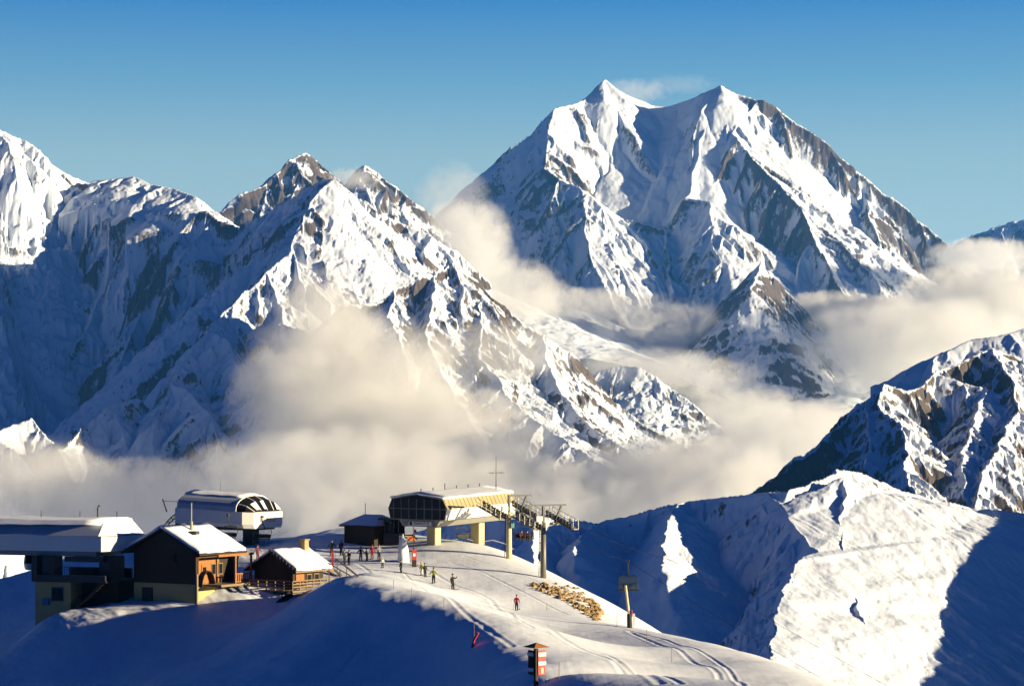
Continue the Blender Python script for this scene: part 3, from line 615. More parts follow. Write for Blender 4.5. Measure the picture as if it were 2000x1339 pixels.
for i in range(6): MB().cyl(SH(.8 + 2.3 * i, 0, 6.5), SH(.8 + 2.3 * i, 0, 7.0 + (.4 if i == 2 else 0)), .06).build('roof_vent', 'dark', st)
MB().prism([(-2.9, 2.15), (-3.6, 3.03), (3.6, 3.03), (2.9, 2.15)], .5, L1 - .8, SH).build('underframe', 'galv', st)
for x in (2.6, 11.2):
    mb = MB(); zb = -3.2; 
    mb.bar((x, -.6, zb), (x, -.6, SH(x, 0, 2.14)[2]), 1.15, 1.5); mb.build('pillar', 'cream', st, bevel=.06)
sb = MB().box((.36, 0, 2.55), (.10, 5.2, .75)).build('sign_board', 'grey', st)
MB().box((.28, -.3, 2.56), (.06, 3.9, .5)).build('sign_face', 'board', sb)
text(sb, 'lettering', 'MARMOTTES', .46, (.235, -.62, 2.56), (rad(90), 0, rad(-90)))
MB().box((.235, 1.25, 2.56), (.03, .42, .42)).build('emblem', 'letter', sb)
an = MB().cyl(SH(L1 - 1.2, -2.6, 6.2), SH(L1 - 1.2, -2.6, 10.6), .06, .03); 
an.cyl(SH(L1 - 1.2, -4.0, 8.4), SH(L1 - 1.2, -1.2, 8.4), .025); an.cyl(SH(L1 - 2.4, -2.6, 8.4), SH(L1, -2.6, 8.4), .025); an.build('antenna_mast', 'dark', st)
mb = MB()
for a, b in (((.9, 5.4, 3.0), (.9, 5.4, 1.5)), ((.9, 5.4, 1.5), (.9, 4.6, 1.0)), ((.9, 4.6, 1.0), (.9, 1.5, 1.0)), ((.9, 1.5, 1.0), (.9, .8, .5))): mb.cyl(a, b, .09)
mb.build('guide_rail', 'dark', st)

# ---------------------------------------------------------------- second chairlift station, with the rounded roof
g1 = P(481, 1060, 303)
s2 = empty('lift_station', g1, rad(-27), 'rounded-roof chairlift station with white hull and glazed end behind the chalet', 'lift station')
L2 = 12.2; W2 = 4.3
def SH2(x, y, z): return (x, y, z - .045 * x)
hull = [(-W2 + .35, 2.2), (-W2, 2.75), (-W2, 4.3), (W2, 4.3), (W2, 2.75), (W2 - .35, 2.2)]
MB().prism(hull, -8.3, 2.2, SH2).build('hull', 'white', s2)
nose = MB(); A = [SH2(2.21, y, z) for y, z in hull]
B_ = [SH2(3.4, y * .80, z) for y, z in hull]
va = [nose.bm.verts.new(p) for p in A]; vb = [nose.bm.verts.new(p) for p in B_]
for i in range(6): nose.bm.faces.new((va[i], vb[i], vb[(i + 1) % 6], va[(i + 1) % 6]))
nose.bm.faces.new(vb); nose.build('end_hull', 'white', s2)
arc = [(-W2 * math.cos(a), 4.32 + 2.0 * math.sin(a) ** .8) for a in np.linspace(0, math.pi, 15)]
MB().prism(arc, -8.0, 1.2, SH2).build('roof', 'roofgrey', s2, smooth=False)
sn = [(-W2 * math.cos(a) * (1.0), 4.36 + 2.0 * math.sin(a) ** .8) for a in np.linspace(.95, math.pi * .86, 12)]
MB().prism(sn + [(y * .97, z + .16) for y, z in sn[::-1]], -8.05, 1.1, SH2).build('snow_cover', 'snow', s2)
gl = MB(); ra = [SH2(1.22, y, z) for y, z in arc]; rb = [SH2(2.5, y * .94, 4.32 + (z - 4.32) * .72) for y, z in arc]; rc = [SH2(3.3, y * .78, 4.32 + (z - 4.32) * .10) for y, z in arc]
R_ = [[gl.bm.verts.new(p) for p in q] for q in (ra, rb, rc)]
for q0, q1 in zip(R_[:-1], R_[1:]):
    for i in range(14): gl.bm.faces.new((q0[i], q1[i], q1[i + 1], q0[i + 1]))
glo = gl.build('glazed_dome', 'glass', s2)
mb = MB()
for i in (2, 5, 7, 9, 12):
    mb.bar(ra[i], rb[i], .12, .10); mb.bar(rb[i], rc[i], .10, .10)
for q in (ra,): mb.path(q, .07)
mb.build('dome_frame', 'white', glo)
for (i, j) in ((3, 5), (10, 13), (6, 7)):
    mb = MB()
    q = [Vector(rb[i]), Vector(rb[j]), Vector(rc[j]), Vector(rc[i])]; c = sum(q, Vector()) / 4
    mb.slab([tuple(c + (p - c) * .8 + Vector((.05, 0, .06))) for p in q], .06)
    mb.build('snow_patch', 'snow', glo)
text(s2, 'lettering', 'VIZELLE', .7, SH2(3.44, .6, 3.25), (rad(90), 0, rad(90)), 'grey')
MB().box(SH2(3.42, -1.7, 3.25), (.05, .5, .5)).build('emblem', 'grey', s2)
MB().box((-2.6, 0, 2.05), (10.5, 5.4, .5)).build('underframe', 'dark', s2)
for x, y, w in ((-6.6, 0, 1.0), (.6, .2, 1.5)): MB().box((x, y, -.2), (w, 1.7, 4.4)).build('pillar', 'dark', s2, bevel=.05)
mb = MB()
for i in range(7): mb.box((1.37, -.55 + .2 * i, .3), (.05, .07, 2.6))
mb.build('slatted_cladding', 'galv', s2)
MB().cyl((-4.5, .6, 6.3), (-4.5, .6, 7.9), .03).build('antenna_mast', 'dark', s2)
# roller-coaster-like launch frame at its back end
fr = MB(); c0 = Vector((-8.2, 0, 4.2)); zc_ = lambda i: c0.z - .05 * i * i
for y in (-2.0, 2.0):
    for o_ in (0, -.6): fr.path([(c0.x - i * .55, y, zc_(i) + o_) for i in range(9)], .07)
    for i in range(8): fr.bar((c0.x - i * .55, y, zc_(i)), (c0.x - (i + 1) * .55, y, zc_(i + 1) - .6), .06, .06); fr.bar((c0.x - i * .55, y, zc_(i) - .6), (c0.x - i * .55, y, zc_(i)), .05, .05)
for i in range(9): fr.bar((c0.x - i * .55, -2.0, zc_(i) - .3), (c0.x - i * .55, 2.0, zc_(i) - .3), .06, .06)
for x in (-.3, -2.9):
    for y in (-2.2, 2.2): fr.bar((c0.x + x, y, c0.z - .2), (c0.x + x - .6, y * 1.05, c0.z + 1.5), .12, .12)
fr.bar((c0.x - .8, -2.3, c0.z + 1.2), (c0.x - 3.4, -2.3, c0.z + 1.2), .06, .06); fr.bar((c0.x - 2.5, 0, c0.z - .5), (c0.x - 2.5, 0, -6), .7, .7)
fr.build('guide_frame', 'dark', s2)

# ---------------------------------------------------------------- gondola station at the left edge
D3 = 262; k3 = D3 / F
g2 = P(236, 1192, D3 + 3)
s3 = empty('gondola_station', g2, rad(-19), 'long white gondola station with snowy roof above a dark hall at the left edge', 'lift station')
W3 = 4.6; L3 = 19.5
Hm2 = lambda py: (1192 - py) * k3
hz0, hz1, rz1 = Hm2(1072), Hm2(1042), Hm2(1013)
MB().prism([(-W3, hz0), (-W3, hz1), (W3, hz1), (W3, hz0)], -L3, 0, None).build('hull', 'white', s3)
e = MB(); A = [(0.01, -W3, hz0), (0.01, -W3, hz1), (0.01, W3, hz1), (0.01, W3, hz0)]; B_ = [(1.3, -W3 * .72, hz0 + .05), (1.3, -W3 * .72, hz1 - .02), (1.3, W3 * .72, hz1 - .02), (1.3, W3 * .72, hz0 + .05)]
va = [e.bm.verts.new(p) for p in A]; vb = [e.bm.verts.new(p) for p in B_]
for i in range(4): e.bm.faces.new((va[i], vb[i], vb[(i + 1) % 4], va[(i + 1) % 4]))
e.bm.faces.new(vb); e.build('end_hull', 'white', s3)
MB().prism([(-W3 - .1, hz1 + .02), (-W3 + 1.3, rz1 - .15), (0, rz1), (W3 - 1.3, rz1 - .15), (W3 + .1, hz1 + .02)], -L3, -.3).build('roof', 'roofgrey', s3)
e = MB(); A = [(-.29, -W3 - .1, hz1 + .02), (-.29, -W3 + 1.3, rz1 - .1), (-.29, 0, rz1 + .1), (-.29, W3 - 1.3, rz1 - .1), (-.29, W3 + .1, hz1 + .02)]; B_ = [(1.25, -W3 * .7, hz1 + .06), (.55, -W3 * .5, rz1 - .4), (.45, 0, rz1 - .1), (.55, W3 * .5, rz1 - .4), (1.25, W3 * .7, hz1 + .06)]
va = [e.bm.verts.new(p) for p in A]; vb = [e.bm.verts.new(p) for p in B_]
for i in range(5): e.bm.faces.new((va[i], vb[i], vb[(i + 1) % 5], va[(i + 1) % 5]))
e.bm.faces.new(vb); e.build('end_roof_snow', 'snow', s3)
MB().prism([(-W3 + .5, rz1 - .48), (-W3 + 1.3, rz1 - .12), (0, rz1 + .03), (W3 - 1.3, rz1 - .12), (W3 - 1.3, rz1 + .12), (0, rz1 + .3), (-W3 + 1.2, rz1 + .1)], -L3, -.3).build('snow_cover', 'snow', s3)
for x in (-10.4, -5.3, -.5): MB().cyl((x, 0, rz1), (x, 0, rz1 + 1.0), .05).build('roof_rod', 'dark', s3)
mb = MB(); mb.path([(-3.0, 0, rz1), (-3.0, 0, rz1 + 1.35), (-2.9, 0, rz1 + 1.6), (-2.7, 0, rz1 + 1.65)], .08); mb.build('vent_pipe', 'dark', s3)
MB().box((-8, .2, hz0 - .33), (13, 6.5, .62)).build('underframe', 'grey', s3)
z0 = Hm2(1130); z1_ = hz0 - .66
mb = MB(); mb.box((-9.0, -1.6, (z0 + z1_) / 2), (.7, 4.6, z1_ - z0)); mb.box((-.6, -1.0, (z0 + z1_) / 2), (1.4, 3.4, z1_ - z0)); mb.box((-4.6, 3.6, z0 + .55), (8.2, .4, 1.1)); mb.box((-7.4, -2.6, (z0 + z1_) / 2), (1.6, 1.8, z1_ - z0)); mb.box((-4.4, -3.6, z0 + .3), (9.0, .5, .6)); mb.box((-3.0, -3.0, z1_ - .3), (5.0, .4, .6)); mb.box((-2.2, .5, (z0 + z1_) / 2), (.4, .4, z1_ - z0)); mb.box((-4.6, 0, z0 - .1), (9.6, 7.6, .22))
mb.build('machine_hall', 'dark', s3)
mb = MB()
for i in range(14): mb.cyl((-6.2 + .35 * i, -3.2, z0 + .6), (-6.2 + .35 * i, -3.2, z0 + 1.5), .03)
mb.cyl((-6.3, -3.2, z0 + 1.5), (-1.5, -3.2, z0 + 1.5), .04); mb.build('railing', 'dark', s3)
bs = MB().box((-6.75, -1.4, (z0 - .25 - 3.5) / 2), (4.6, 4.4, z0 - .25 + 3.5)).build('base_wall', 'render', s3)
fr_ = MB().box((-6.15, -3.62, z0 - 1.6), (1.5, .12, 1.6)).build('window', 'dark', bs); MB().box((-6.15, -3.70, z0 - 1.6), (1.2, .06, 1.3)).build('pane', 'glass', fr_)
mb = MB()
for i in range(11): mb.box((-4.2 + .38 * i, -3.4 + .05 * i, -.2 + (i + 1) * z0 / 12), (.45, 1.5, .09))
mb.bar((-4.3, -4.1, .9), (0, -3.7, z0 + .9), .06, .06); mb.bar((-4.3, -4.1, -.3), (0, -3.7, z0), .12, .3); mb.box((-2.0, 1.0, z0 / 2 - 1.2), (4.6, 4.6, z0 + 2.0)); mb.build('stair', 'darkwood', s3)
MB().box((-7.6, -3.68, z0 - 2.5), (.8, .3, .8)).build('utility_box', 'blue', s3)

# ---------------------------------------------------------------- the dark hut behind the glass-fronted station
D4 = 316; k4 = D4 / F; g3 = hit(728, 1057); D4 = g3[1]; k4 = D4 / F
s4 = empty('service_hut', g3, rad(-42), 'dark low hut with shaded snowy hip roof left of the glass-fronted station', 'hut')
hp = lambda py: (1058 - py) * k4
MB().box((0, 0, hp(1024) / 2 - .5), (5.6, 5, hp(1024) + 1)).build('wall', 'darkwood', s4)
r = MB(); lo = [(-3.4, -3.0, hp(1025)), (3.4, -3.0, hp(1025)), (3.4, 3.0, hp(1025)), (-3.4, 3.0, hp(1025))]; a_, b_ = (-1.6, 0, hp(1005)), (1.8, 0, hp(1005))
for f_ in ((lo[0], lo[1], b_, a_), (lo[1], lo[2], b_), (lo[2], lo[3], a_, b_), (lo[3], lo[0], a_)): r.poly(f_)
r.poly(lo[::-1]); bmesh.ops.remove_doubles(r.bm, verts=r.bm.verts, dist=.001); r.build('roof', 'snow', s4)
MB().box((0, 0, hp(1025) - .13), (6.7, 5.9, .2)).build('eaves', 'darkwood', s4)
MB().cyl((-1.4, 0, hp(1006)), (-1.4, 0, hp(983)), .045).build('antenna_mast', 'dark', s4)
g3b = hit(770, 1062)
s5 = empty('operator_cabin', g3b, rad(-20), 'dark operator cabin with overhanging roof under the end of the station', 'cabin')
kk = g3b[1] / F
cb = MB()
for dx in (-1.0, -.35, .3, .95): cb.box((dx, -.9, 1.5), (.12, .12, 3.4))
cb.box((0, 0, .2), (2.2, 2.0, 2.4)); cb.box((0, .9, 1.5), (2.2, .1, 3.3)); cb.build('wall', 'dark', s5)
MB().box((0, -.2, 3.3), (3.2, 2.9, .22)).build('roof', 'dark', s5)
for x in (-.68, -.02): MB().box((x, -.88, 2.2), (.5, .04, 1.2)).build('window', 'glass', s5)
# ---------------------------------------------------------------- dark wooden chalet with cream base
D5 = 259; k5 = D5 / F
c5 = P(383, 1188, D5)                       # front right corner of the gable wall
ch = empty('chalet', c5, rad(-30), 'dark wooden chalet on a cream base with sunlit porch and snowy roof', 'chalet')
Z = lambda py: (1188 - py) * k5
W5, DP = 8.9, 7.2
zc = Z(1141); ze = Z(1074); za = Z(1036)
b0 = MB().box((-W5 / 2, DP / 2, (zc - 3.2) / 2), (W5, DP, zc + 3.2)).build('base_wall', 'render', ch)
w = MB().box((-W5 + 2.0, -.05, zc - 1.35), (1.45, .12, 1.65)).build('window', 'darkwood', b0); MB().box((-W5 + 2.0, -.12, zc - 1.35), (1.2, .06, 1.4)).build('pane', 'glass', w)
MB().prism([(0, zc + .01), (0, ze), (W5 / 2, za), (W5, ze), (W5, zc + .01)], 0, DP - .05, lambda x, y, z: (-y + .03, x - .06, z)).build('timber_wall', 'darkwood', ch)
rs = (za - ze) / (W5 / 2)
def roofq(side, off, th, over=1.2, ov=.9):
    x0 = -W5 / 2; x1 = (.0 + over) if side > 0 else (-W5 - over)
    z1 = ze - rs * over
    return [(x0, -ov, za + off), (x1, -ov, z1 + off), (x1, DP + ov - .2, z1 + off), (x0, DP + ov - .2, za + off)]
mb = MB(); mb.slab(roofq(1, .02, .2), .2); mb.slab(roofq(-1, .02, .2), .2); mb.build('roof', 'darkwood', ch)
mb = MB(); mb.slab(roofq(1, .23, .2, 1.1, .8), .34); mb.slab(roofq(-1, .23, .2, 1.1, .8), .34); mb.build('snow_cover', 'snow', ch, bevel=.05)
cp_ = MB().cyl((-W5 / 2 + 1.3, 3.2, za - .4), (-W5 / 2 + 1.3, 3.2, za + .9), .22, .16); cp_.cyl((-W5 / 2 + 1.3, 3.2, za + .9), (-W5 / 2 + 1.3, 3.2, za + 3.0), .07); cp_.build('flue', 'galv', ch)
MB().box((-W5 / 2 + 2.2, 2.6, za - .35), (.9, .7, .35)).build('skylight', 'dark', ch)
ww = MB().box((-W5 / 2 + 1.3, -.12, Z(1090)), (.75, .1, 1.0)).build('window', 'darkwood', ch); MB().box((-W5 / 2 + 1.3, -.18, Z(1090)), (.55, .05, .8)).build('pane', 'glass', ww)
# sunlit side with porch: the sun's orange glow is put into the wood colour
MB().box((.08, 2.2, (zc + ze) / 2 - .4), (.06, 3.8, ze - zc - .9)).build('sunlit_cladding', 'wood', ch)
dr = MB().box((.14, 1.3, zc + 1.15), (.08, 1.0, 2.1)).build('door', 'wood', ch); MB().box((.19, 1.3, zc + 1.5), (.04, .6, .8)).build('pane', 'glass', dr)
for y in (3.0, 4.3):
    w = MB().box((.14, y, zc + 1.6), (.08, .8, 1.3)).build('window', 'palewood', ch); MB().box((.19, y, zc + 1.6), (.04, .6, 1.1)).build('pane', 'glass', w)
mb = MB(); mb.box((1.35, 4.2, zc - .15), (2.7, 6.2, .25)); mb.build('porch_floor', 'palewood', ch)
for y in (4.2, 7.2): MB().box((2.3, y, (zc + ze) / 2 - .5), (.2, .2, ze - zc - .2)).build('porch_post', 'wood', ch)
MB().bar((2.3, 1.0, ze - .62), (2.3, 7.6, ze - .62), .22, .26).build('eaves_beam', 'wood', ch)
mb = MB()
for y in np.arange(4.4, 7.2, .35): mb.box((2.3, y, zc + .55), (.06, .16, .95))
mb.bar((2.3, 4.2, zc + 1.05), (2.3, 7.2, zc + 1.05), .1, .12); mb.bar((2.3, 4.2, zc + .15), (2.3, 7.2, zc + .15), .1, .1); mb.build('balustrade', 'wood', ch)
mb = MB()
for a in np.linspace(0, math.pi, 9)[:-1]:
    mb.bar((.35, 1.3 + 1.2 * math.cos(a), zc - .3 + 1.8 * math.sin(a)), (.35, 1.3 + 1.2 * math.cos(a + math.pi / 8), zc - .3 + 1.8 * math.sin(a + math.pi / 8)), .9, .1)
mb.build('entrance_arch', 'darkwood', ch)
mb = MB(); mb.bar((.25, -.2, zc - 2.6), (.25, -.2, zc + 1.2), .25, .25); mb.build('corner_post', 'palewood', ch)

# ---------------------------------------------------------------- small snack hut with terrace
D6 = 262; k6 = D6 / F; c6 = P(572, 1150, D6)
hu = empty('snack_hut', c6, rad(-33), 'small dark wooden hut with snowy roof, stone chimney and railed terrace', 'hut')
Z6 = lambda py: (1150 - py) * k6
W6, DP6 = 5.6, 5.6; zf = .05; ze6 = Z6(1108); za6 = Z6(1080)
MB().prism([(0, -.2), (0, ze6), (W6 / 2, za6), (W6, ze6), (W6, -.2)], 0, DP6, lambda x, y, z: (-y, x, z)).build('wall', 'darkwood', hu)
rs6 = (za6 - ze6) / (W6 / 2)
def r6(side, off, over=1.0, ov=.7):
    x1 = over if side > 0 else -W6 - over
    return [(-W6 / 2, -ov, za6 + off), (x1, -ov, ze6 - rs6 * over + off), (x1, DP6 + ov, ze6 - rs6 * over + off), (-W6 / 2, DP6 + ov, za6 + off)]
mb = MB(); mb.slab(r6(1, .02), .16); mb.slab(r6(-1, .02), .16); mb.build('roof', 'darkwood', hu)
mb = MB(); mb.slab(r6(1, .19, .92, .5), .38); mb.slab(r6(-1, .19, .92, .5), .3); mb.build('snow_cover', 'snow', hu, bevel=.06)
mb = MB()
for i in range(9):
    t_ = i / 8.0; mb.box((-W6 / 2 + t_ * (W6 / 2 + .9), -.66, za6 - rs6 * t_ * (W6 / 2 + .9) + .22), (.2, .14, .3 + .1 * (i % 2)))
mb.build('carved_bargeboard', 'darkwood', hu)
MB().bar((.96, -.7, ze6 - rs6 * .96 + .1), (.96, DP6 + .7, ze6 - rs6 * .96 + .1), .12, .2).build('fascia', 'palewood', hu)
ck = MB().box((-W6 / 2 + .5, DP6 - .6, za6 + .45), (.75, .75, 1.6)).build('chimney', 'chimney', hu); MB().box((-W6 / 2 + .5, DP6 - .6, za6 + 1.32), (.95, .95, .14)).build('cap', 'stone', ck)
w = MB().box((.06, 1.2, 1.0), (.1, 1.5, 1.3)).build('serving_hatch', 'wood', hu)
for y in (2.9, 4.3):
    w = MB().box((.05, y, 1.1), (.08, .9, 1.0)).build('window', 'palewood', hu); MB().box((.1, y, 1.1), (.04, .7, .8)).build('pane', 'glass', w)
MB().slab([(-W6 - .6, -1.9, -.25), (1.5, -1.9, -.25), (1.5, DP6, -.25), (-W6 - .6, DP6, -.25)], .2).build('terrace_floor', 'palewood', hu)
mb = MB()
for x in np.arange(-W6 - .5, 1.5, 1.25): mb.box((x, -1.85, .4), (.12, .12, 1.3))
for y in np.arange(-.6, DP6, 1.25): mb.box((1.45, y, .4), (.12, .12, 1.3))
for z_ in (.35, .68, 1.02):
    mb.bar((-W6 - .6, -1.85, z_), (1.5, -1.85, z_), .07, .13); mb.bar((1.45, -1.85, z_), (1.45, DP6, z_), .07, .13)
mb.build('terrace_railing', 'palewood', hu)
mb = MB(); mb.box((-W6 / 2 - .3, 1.2, -1.7), (W6, 3.6, 2.8))
for x in np.arange(-W6 - .4, 1.5, 1.15): mb.box((x, -1.6, -1.7), (.16, .16, 2.9))
mb.build('substructure', 'darkwood', hu)
for x in (-W6 + 1.0, -W6 / 2 + .3): MB().box((x, -.7, -1.3), (.9, .16, 1.5)).build('panel', 'palewood', hu)
rm = MB(); rm.bar((1.3, -1.8, -.3), (-.9, -4.4, -2.9), .14, .7); rm.bar((2.0, 1.0, -.3), (1.3, -1.8, -1.4), .14, .6); rm.build('stair_stringer', 'darkwood', hu)
for q in range(3): MB().box((-.9 - .9 * q, -3.4 - .2 * q, -2.3 - .1 * q), (.8, .8, 1.1)).build('planter', 'darkwood', hu)
# ---------------------------------------------------------------- lift pylons, chairs, cables, cabin
def pylon(px, ytop, ybase, D, rz, label, arm=2.2, sheaves=9, tilt=.28, mt='galv', mast='cream', left=True):
    k = D / F; b = P(px, ybase, D); h = (ybase - ytop) * k
    o = empty('lift_pylon', b, rz, label, 'pylon', 'chairlift pylons')
    MB().cyl((0, 0, -3), (0, 0, h), .40, .32, 14).build('mast', mast, o, smooth=True)
    lad = MB()
    for dy in (-.18, .18): lad.bar((-.52, dy, -.5), (-.42, dy, h - .3), .05, .05)
    for i in range(int(h / .35)): lad.bar((-.51, -.18, .1 + .35 * i), (-.51, .18, .1 + .35 * i), .035, .035)
    lad.build('ladder', 'dark', o)
    MB().bar((-arm - .3, 0, h - .15), (arm + .3, 0, h - .15), .36, .34).build('cross_arm', mt, o)
    zt = lambda y: h + .1 + tilt * y
    for s in (-1, 1):
        x = s * arm; tr = MB(); tr.bar((x, -2.9, zt(-2.9)), (x, 2.6, zt(2.6)), .14, .26)
        for y in (-2.2, -1.1, 0, 1.0, 2.0): tr.bar((x, y - .5, zt(y) + .02), (x, y, zt(y) + .30), .07, .07); tr.bar((x, y + .5, zt(y) + .02), (x, y, zt(y) + .30), .07, .07)
        sa = tr.build('sheave_train', 'dark', o)
        for i in range(sheaves):
            y = -2.7 + 5.1 * i / (sheaves - 1); MB().cyl((x - .09, y, zt(y) + .42), (x + .09, y, zt(y) + .42), .23, .23, 12).build('wheel', 'dark', sa)
        wk = MB(); xa, xb = x + s * .3, x + s * .95
        wk.slab([(xa, -2.9, zt(-2.9) - .1), (xb, -2.9, zt(-2.9) - .1), (xb, 2.6, zt(2.6) - .1), (xa, 2.6, zt(2.6) - .1)], .05)
        for y in (-2.9, -1.8, -.7, .4, 1.5, 2.6): wk.bar((xb, y, zt(y) - .1), (xb, y, zt(y) + 1.0), .06, .06)
        for z in (.45, 1.0): wk.bar((xb, -2.9, zt(-2.9) + z), (xb, 2.6, zt(2.6) + z), .05, .05)
        wk.build('catwalk', 'galv', o)
    fr = MB(); fr.bar((arm - .5, 0, h), (arm + .5, 0, h + 2.1), .22, .22); fr.bar((0, 0, h - .2), (0, 0, h + 2.2), .26, .26)
    if left: fr.bar((-arm + .5, 0, h), (-arm + .1, 0, h + 2.1), .14, .14)
    fr.bar(((-arm - .3) if left else 0, 0, h + 2.1), (arm + 1.1, 0, h + 2.1), .24, .2)
    for x in (.7, 1.2, arm): fr.bar((x, 0, h + .2), (x + .25, 0, h + 2.1), .05, .05)
    fr.build('lifting_frame', 'dark', o)
    MB().box((-.75, -.2, h + .5), (.9, .3, .6)).build('number_board', 'grey', o)
    return o, h, arm
RZP = rad(33)
py1, h1, a1 = pylon(994, 1000, 1079, 291, RZP, 'lift pylon standing right beside the end of the glass-fronted station', left=False)
MB().box((.2, -.48, h1 - 1.6), (.5, .2, .7)).build('control_box', 'green', py1)
py2, h2, a2 = pylon(1061, 1020, 1117, 279, RZP, 'dark lift pylon on the crest above the stone bank', mast='pylon_grey')
def world(o, p): 
    c, s_ = math.cos(o.rotation_euler.z), math.sin(o.rotation_euler.z)
    return (o.location.x + p[0] * c - p[1] * s_, o.location.y + p[0] * s_ + p[1] * c, o.location.z + p[2])
# chairs
def make_chair(bubble=False):
    o = empty('lift_chair', (0, 0, 0), 0, 'chair', 'lift chair', 'chairs of the chairlifts')
    W = 1.2 if not bubble else .98
    hg = MB(); hg.path([(0, 0, 2.9), (0, .10, 2.2), (0, .55, 1.6), (0, .62, 1.45)], .05, 8); hg.box((0, 0, 2.95), (.22, .5, .3)); hg.build('hanger', 'dark', o)
    fr = MB()
    fr.path([(-W * .72, .55, 1.45), (W * .72, .55, 1.45)], .055, 8)
    for s in (-1, 1): fr.path([(s * W * .72, .55, 1.45), (s * W * .95, .45, 1.1), (s * W, .1, .35), (s * W, -.25, .02)], .045, 8)
    fr.path([(-W, -.25, .02), (W, -.25, .02)], .04, 6); fr.build('frame', 'dark', o)
    MB().box((0, -.15, .08), (W * 1.9, .55, .10)).build('seat', 'black', o, bevel=.02)
    MB().box((0, .16, .42), (W * 1.9, .09, .5)).build('backrest', 'black', o, bevel=.02)
    sbr = MB(); sbr.path([(-W * .9, .3, .62), (-W * .9, -.42, .75), (W * .9, -.42, .75), (W * .9, .3, .62)], .025, 6)
    for x in (-.6, 0, .6): sbr.path([(x, -.42, .75), (x, -.5, .2), (x, -.5, -.45)], .02, 6)
    sbr.build('safety_bar', 'dark', o)
    return o
def put_chair(o, px, py, D, rz, label):
    o.location = P(px, py, D); o.rotation_euler = (0, 0, rz); o['label'] = label
chA = make_chair()
put_chair(chA, 1024, 1052, 284, rad(12), 'lift chair with two riders hanging between the two pylons')
for px, py, D, rz, lb in ((446, 1050, 298, rad(-25), 'lift chair under the middle of the rounded-roof station'), (512, 1053, 300, rad(-25), 'empty lift chair hanging at the front end of the rounded-roof station'),
                          (906, 1052, 299, rad(48), 'lift chair parked between the cream pillars of the glass-fronted station')):
    put_chair(copy_tree(chA), px, py, D, rz, lb)
# bubble chair over the right-hand edge
bc = make_chair(True); kb = 236 / F
put_chair(bc, 1227, 1152, 236, rad(-6), 'bubble-hooded lift chair hanging above the right-hand edge of the piste'); bc['group'] = 'chairs of the chairlifts'
hd = MB(); hp_ = [(-.05 + .75 * math.cos(a) * -1, .28 + .75 * math.sin(a)) for a in np.linspace(-.15, 2.0, 8)]
hd.prism([(.55 - .95 * math.sin(a), .30 + 1.05 * math.cos(a)) for a in np.linspace(0, 1.75, 9)] + [(.52 - .88 * math.sin(a), .30 + .98 * math.cos(a)) for a in np.linspace(0, 1.75, 9)][::-1], -1.0, 1.0); hd.build('bubble_hood', 'lift_blue', bc)
# padded post under it
pb = hit(1229, 1225, 200, 300); pk = pb[1] / F
po = empty('padded_post', (pb[0], pb[1], pb[2] - .1), 0, 'pale leaning post with black padding at its foot on the edge of the piste', 'post')
MB().cyl((0, 0, 1.2), (-.38, 0, 4.4), .14, .12, 12).build('post', 'cream', po)
MB().cyl((.06, 0, -.4), (0, 0, 1.5), .27, .25, 14).build('padding', 'black', po)
MB().box((0, -.1, 4.45), (.1, .1, .1), 0).build('cap', 'dark', po) if False else None
MB().cyl((.24, -.1, 1.2), (.24, -.1, 1.9), .08).build('marker', 'red', po)
MB().box((.46, 0, .9), (.22, .3, 1.3)).build('switch_box', 'board', po)
# haul ropes
def cable(name, pts, label, r=.02, sag=.4):
    q = []
    for a, b in zip(pts[:-1], pts[1:]):
        for i in range(10):
            t_ = i / 10; q.append((a[0] + (b[0] - a[0]) * t_, a[1] + (b[1] - a[1]) * t_, a[2] + (b[2] - a[2]) * t_ - sag * 4 * t_ * (1 - t_)))
    q.append(pts[-1]); o = MB().path(q, r, 6).build(name, 'dark'); tag(o, label, 'cable'); return o
for s, lb in ((-1, 'left haul rope running from the station over both pylons'), (1, 'right haul rope running from the station over both pylons')):
    e1 = world(py1, (s * a1, 0, h1 + .62)); e2 = world(py2, (s * a2, 0, h2 + .62)); stn = (st.location.x + 9.0 + s * 1.2, st.location.y + 9.5 - s * 1.2, st.location.z + 5.2)
    d_ = (e2[0] - e1[0], e2[1] - e1[1], e2[2] - e1[2]); far = (bc.location.x + (-.0 if s < 0 else 4.6), bc.location.y + (0 if s < 0 else 1.5), bc.location.z + 2.95) 
    cable('haul_rope', [stn, e1, e2, far, (far[0] + 26, far[1] - 45, far[2] - 14)], lb)
# gondola cabin left of the gondola station
gk = 268 / F
gc = empty('gondola_cabin', P(63, 1112, 268), rad(20), 'dark-glazed gondola cabin leaving the station at the left edge', 'gondola cabin')
def ringbody(o, name, mat, rings):
    mb = MB(); R = []
    for z, rx, ry in rings: R.append([mb.bm.verts.new((rx * (abs(math.cos(a)) ** .5) * (1 if math.cos(a) >= 0 else -1), ry * (abs(math.sin(a)) ** .5) * (1 if math.sin(a) >= 0 else -1), z)) for a in np.linspace(0, 2 * math.pi, 17)[:-1]])
    for q0, q1 in zip(R[:-1], R[1:]):
        for i in range(16): mb.bm.faces.new((q0[i], q0[(i + 1) % 16], q1[(i + 1) % 16], q1[i]))
    mb.bm.faces.new(R[0][::-1]); mb.bm.faces.new(R[-1]); return mb.build(name, mat, o, smooth=False)
ringbody(gc, 'body', 'board', [(0, .7, .6), (.1, .85, .75), (.75, .95, .85)]); ringbody(gc, 'glazing', 'glass', [(.76, .95, .85), (1.5, .88, .8), (1.9, .72, .62)]); ringbody(gc, 'cabin_roof', 'dark', [(1.91, .74, .64), (2.05, .6, .5)])
MB().path([(0, 0, 2.05), (0, 0, 2.5), (0, .3, 2.9), (0, .3, 3.4)], .06, 8).build('hanger', 'dark', gc)
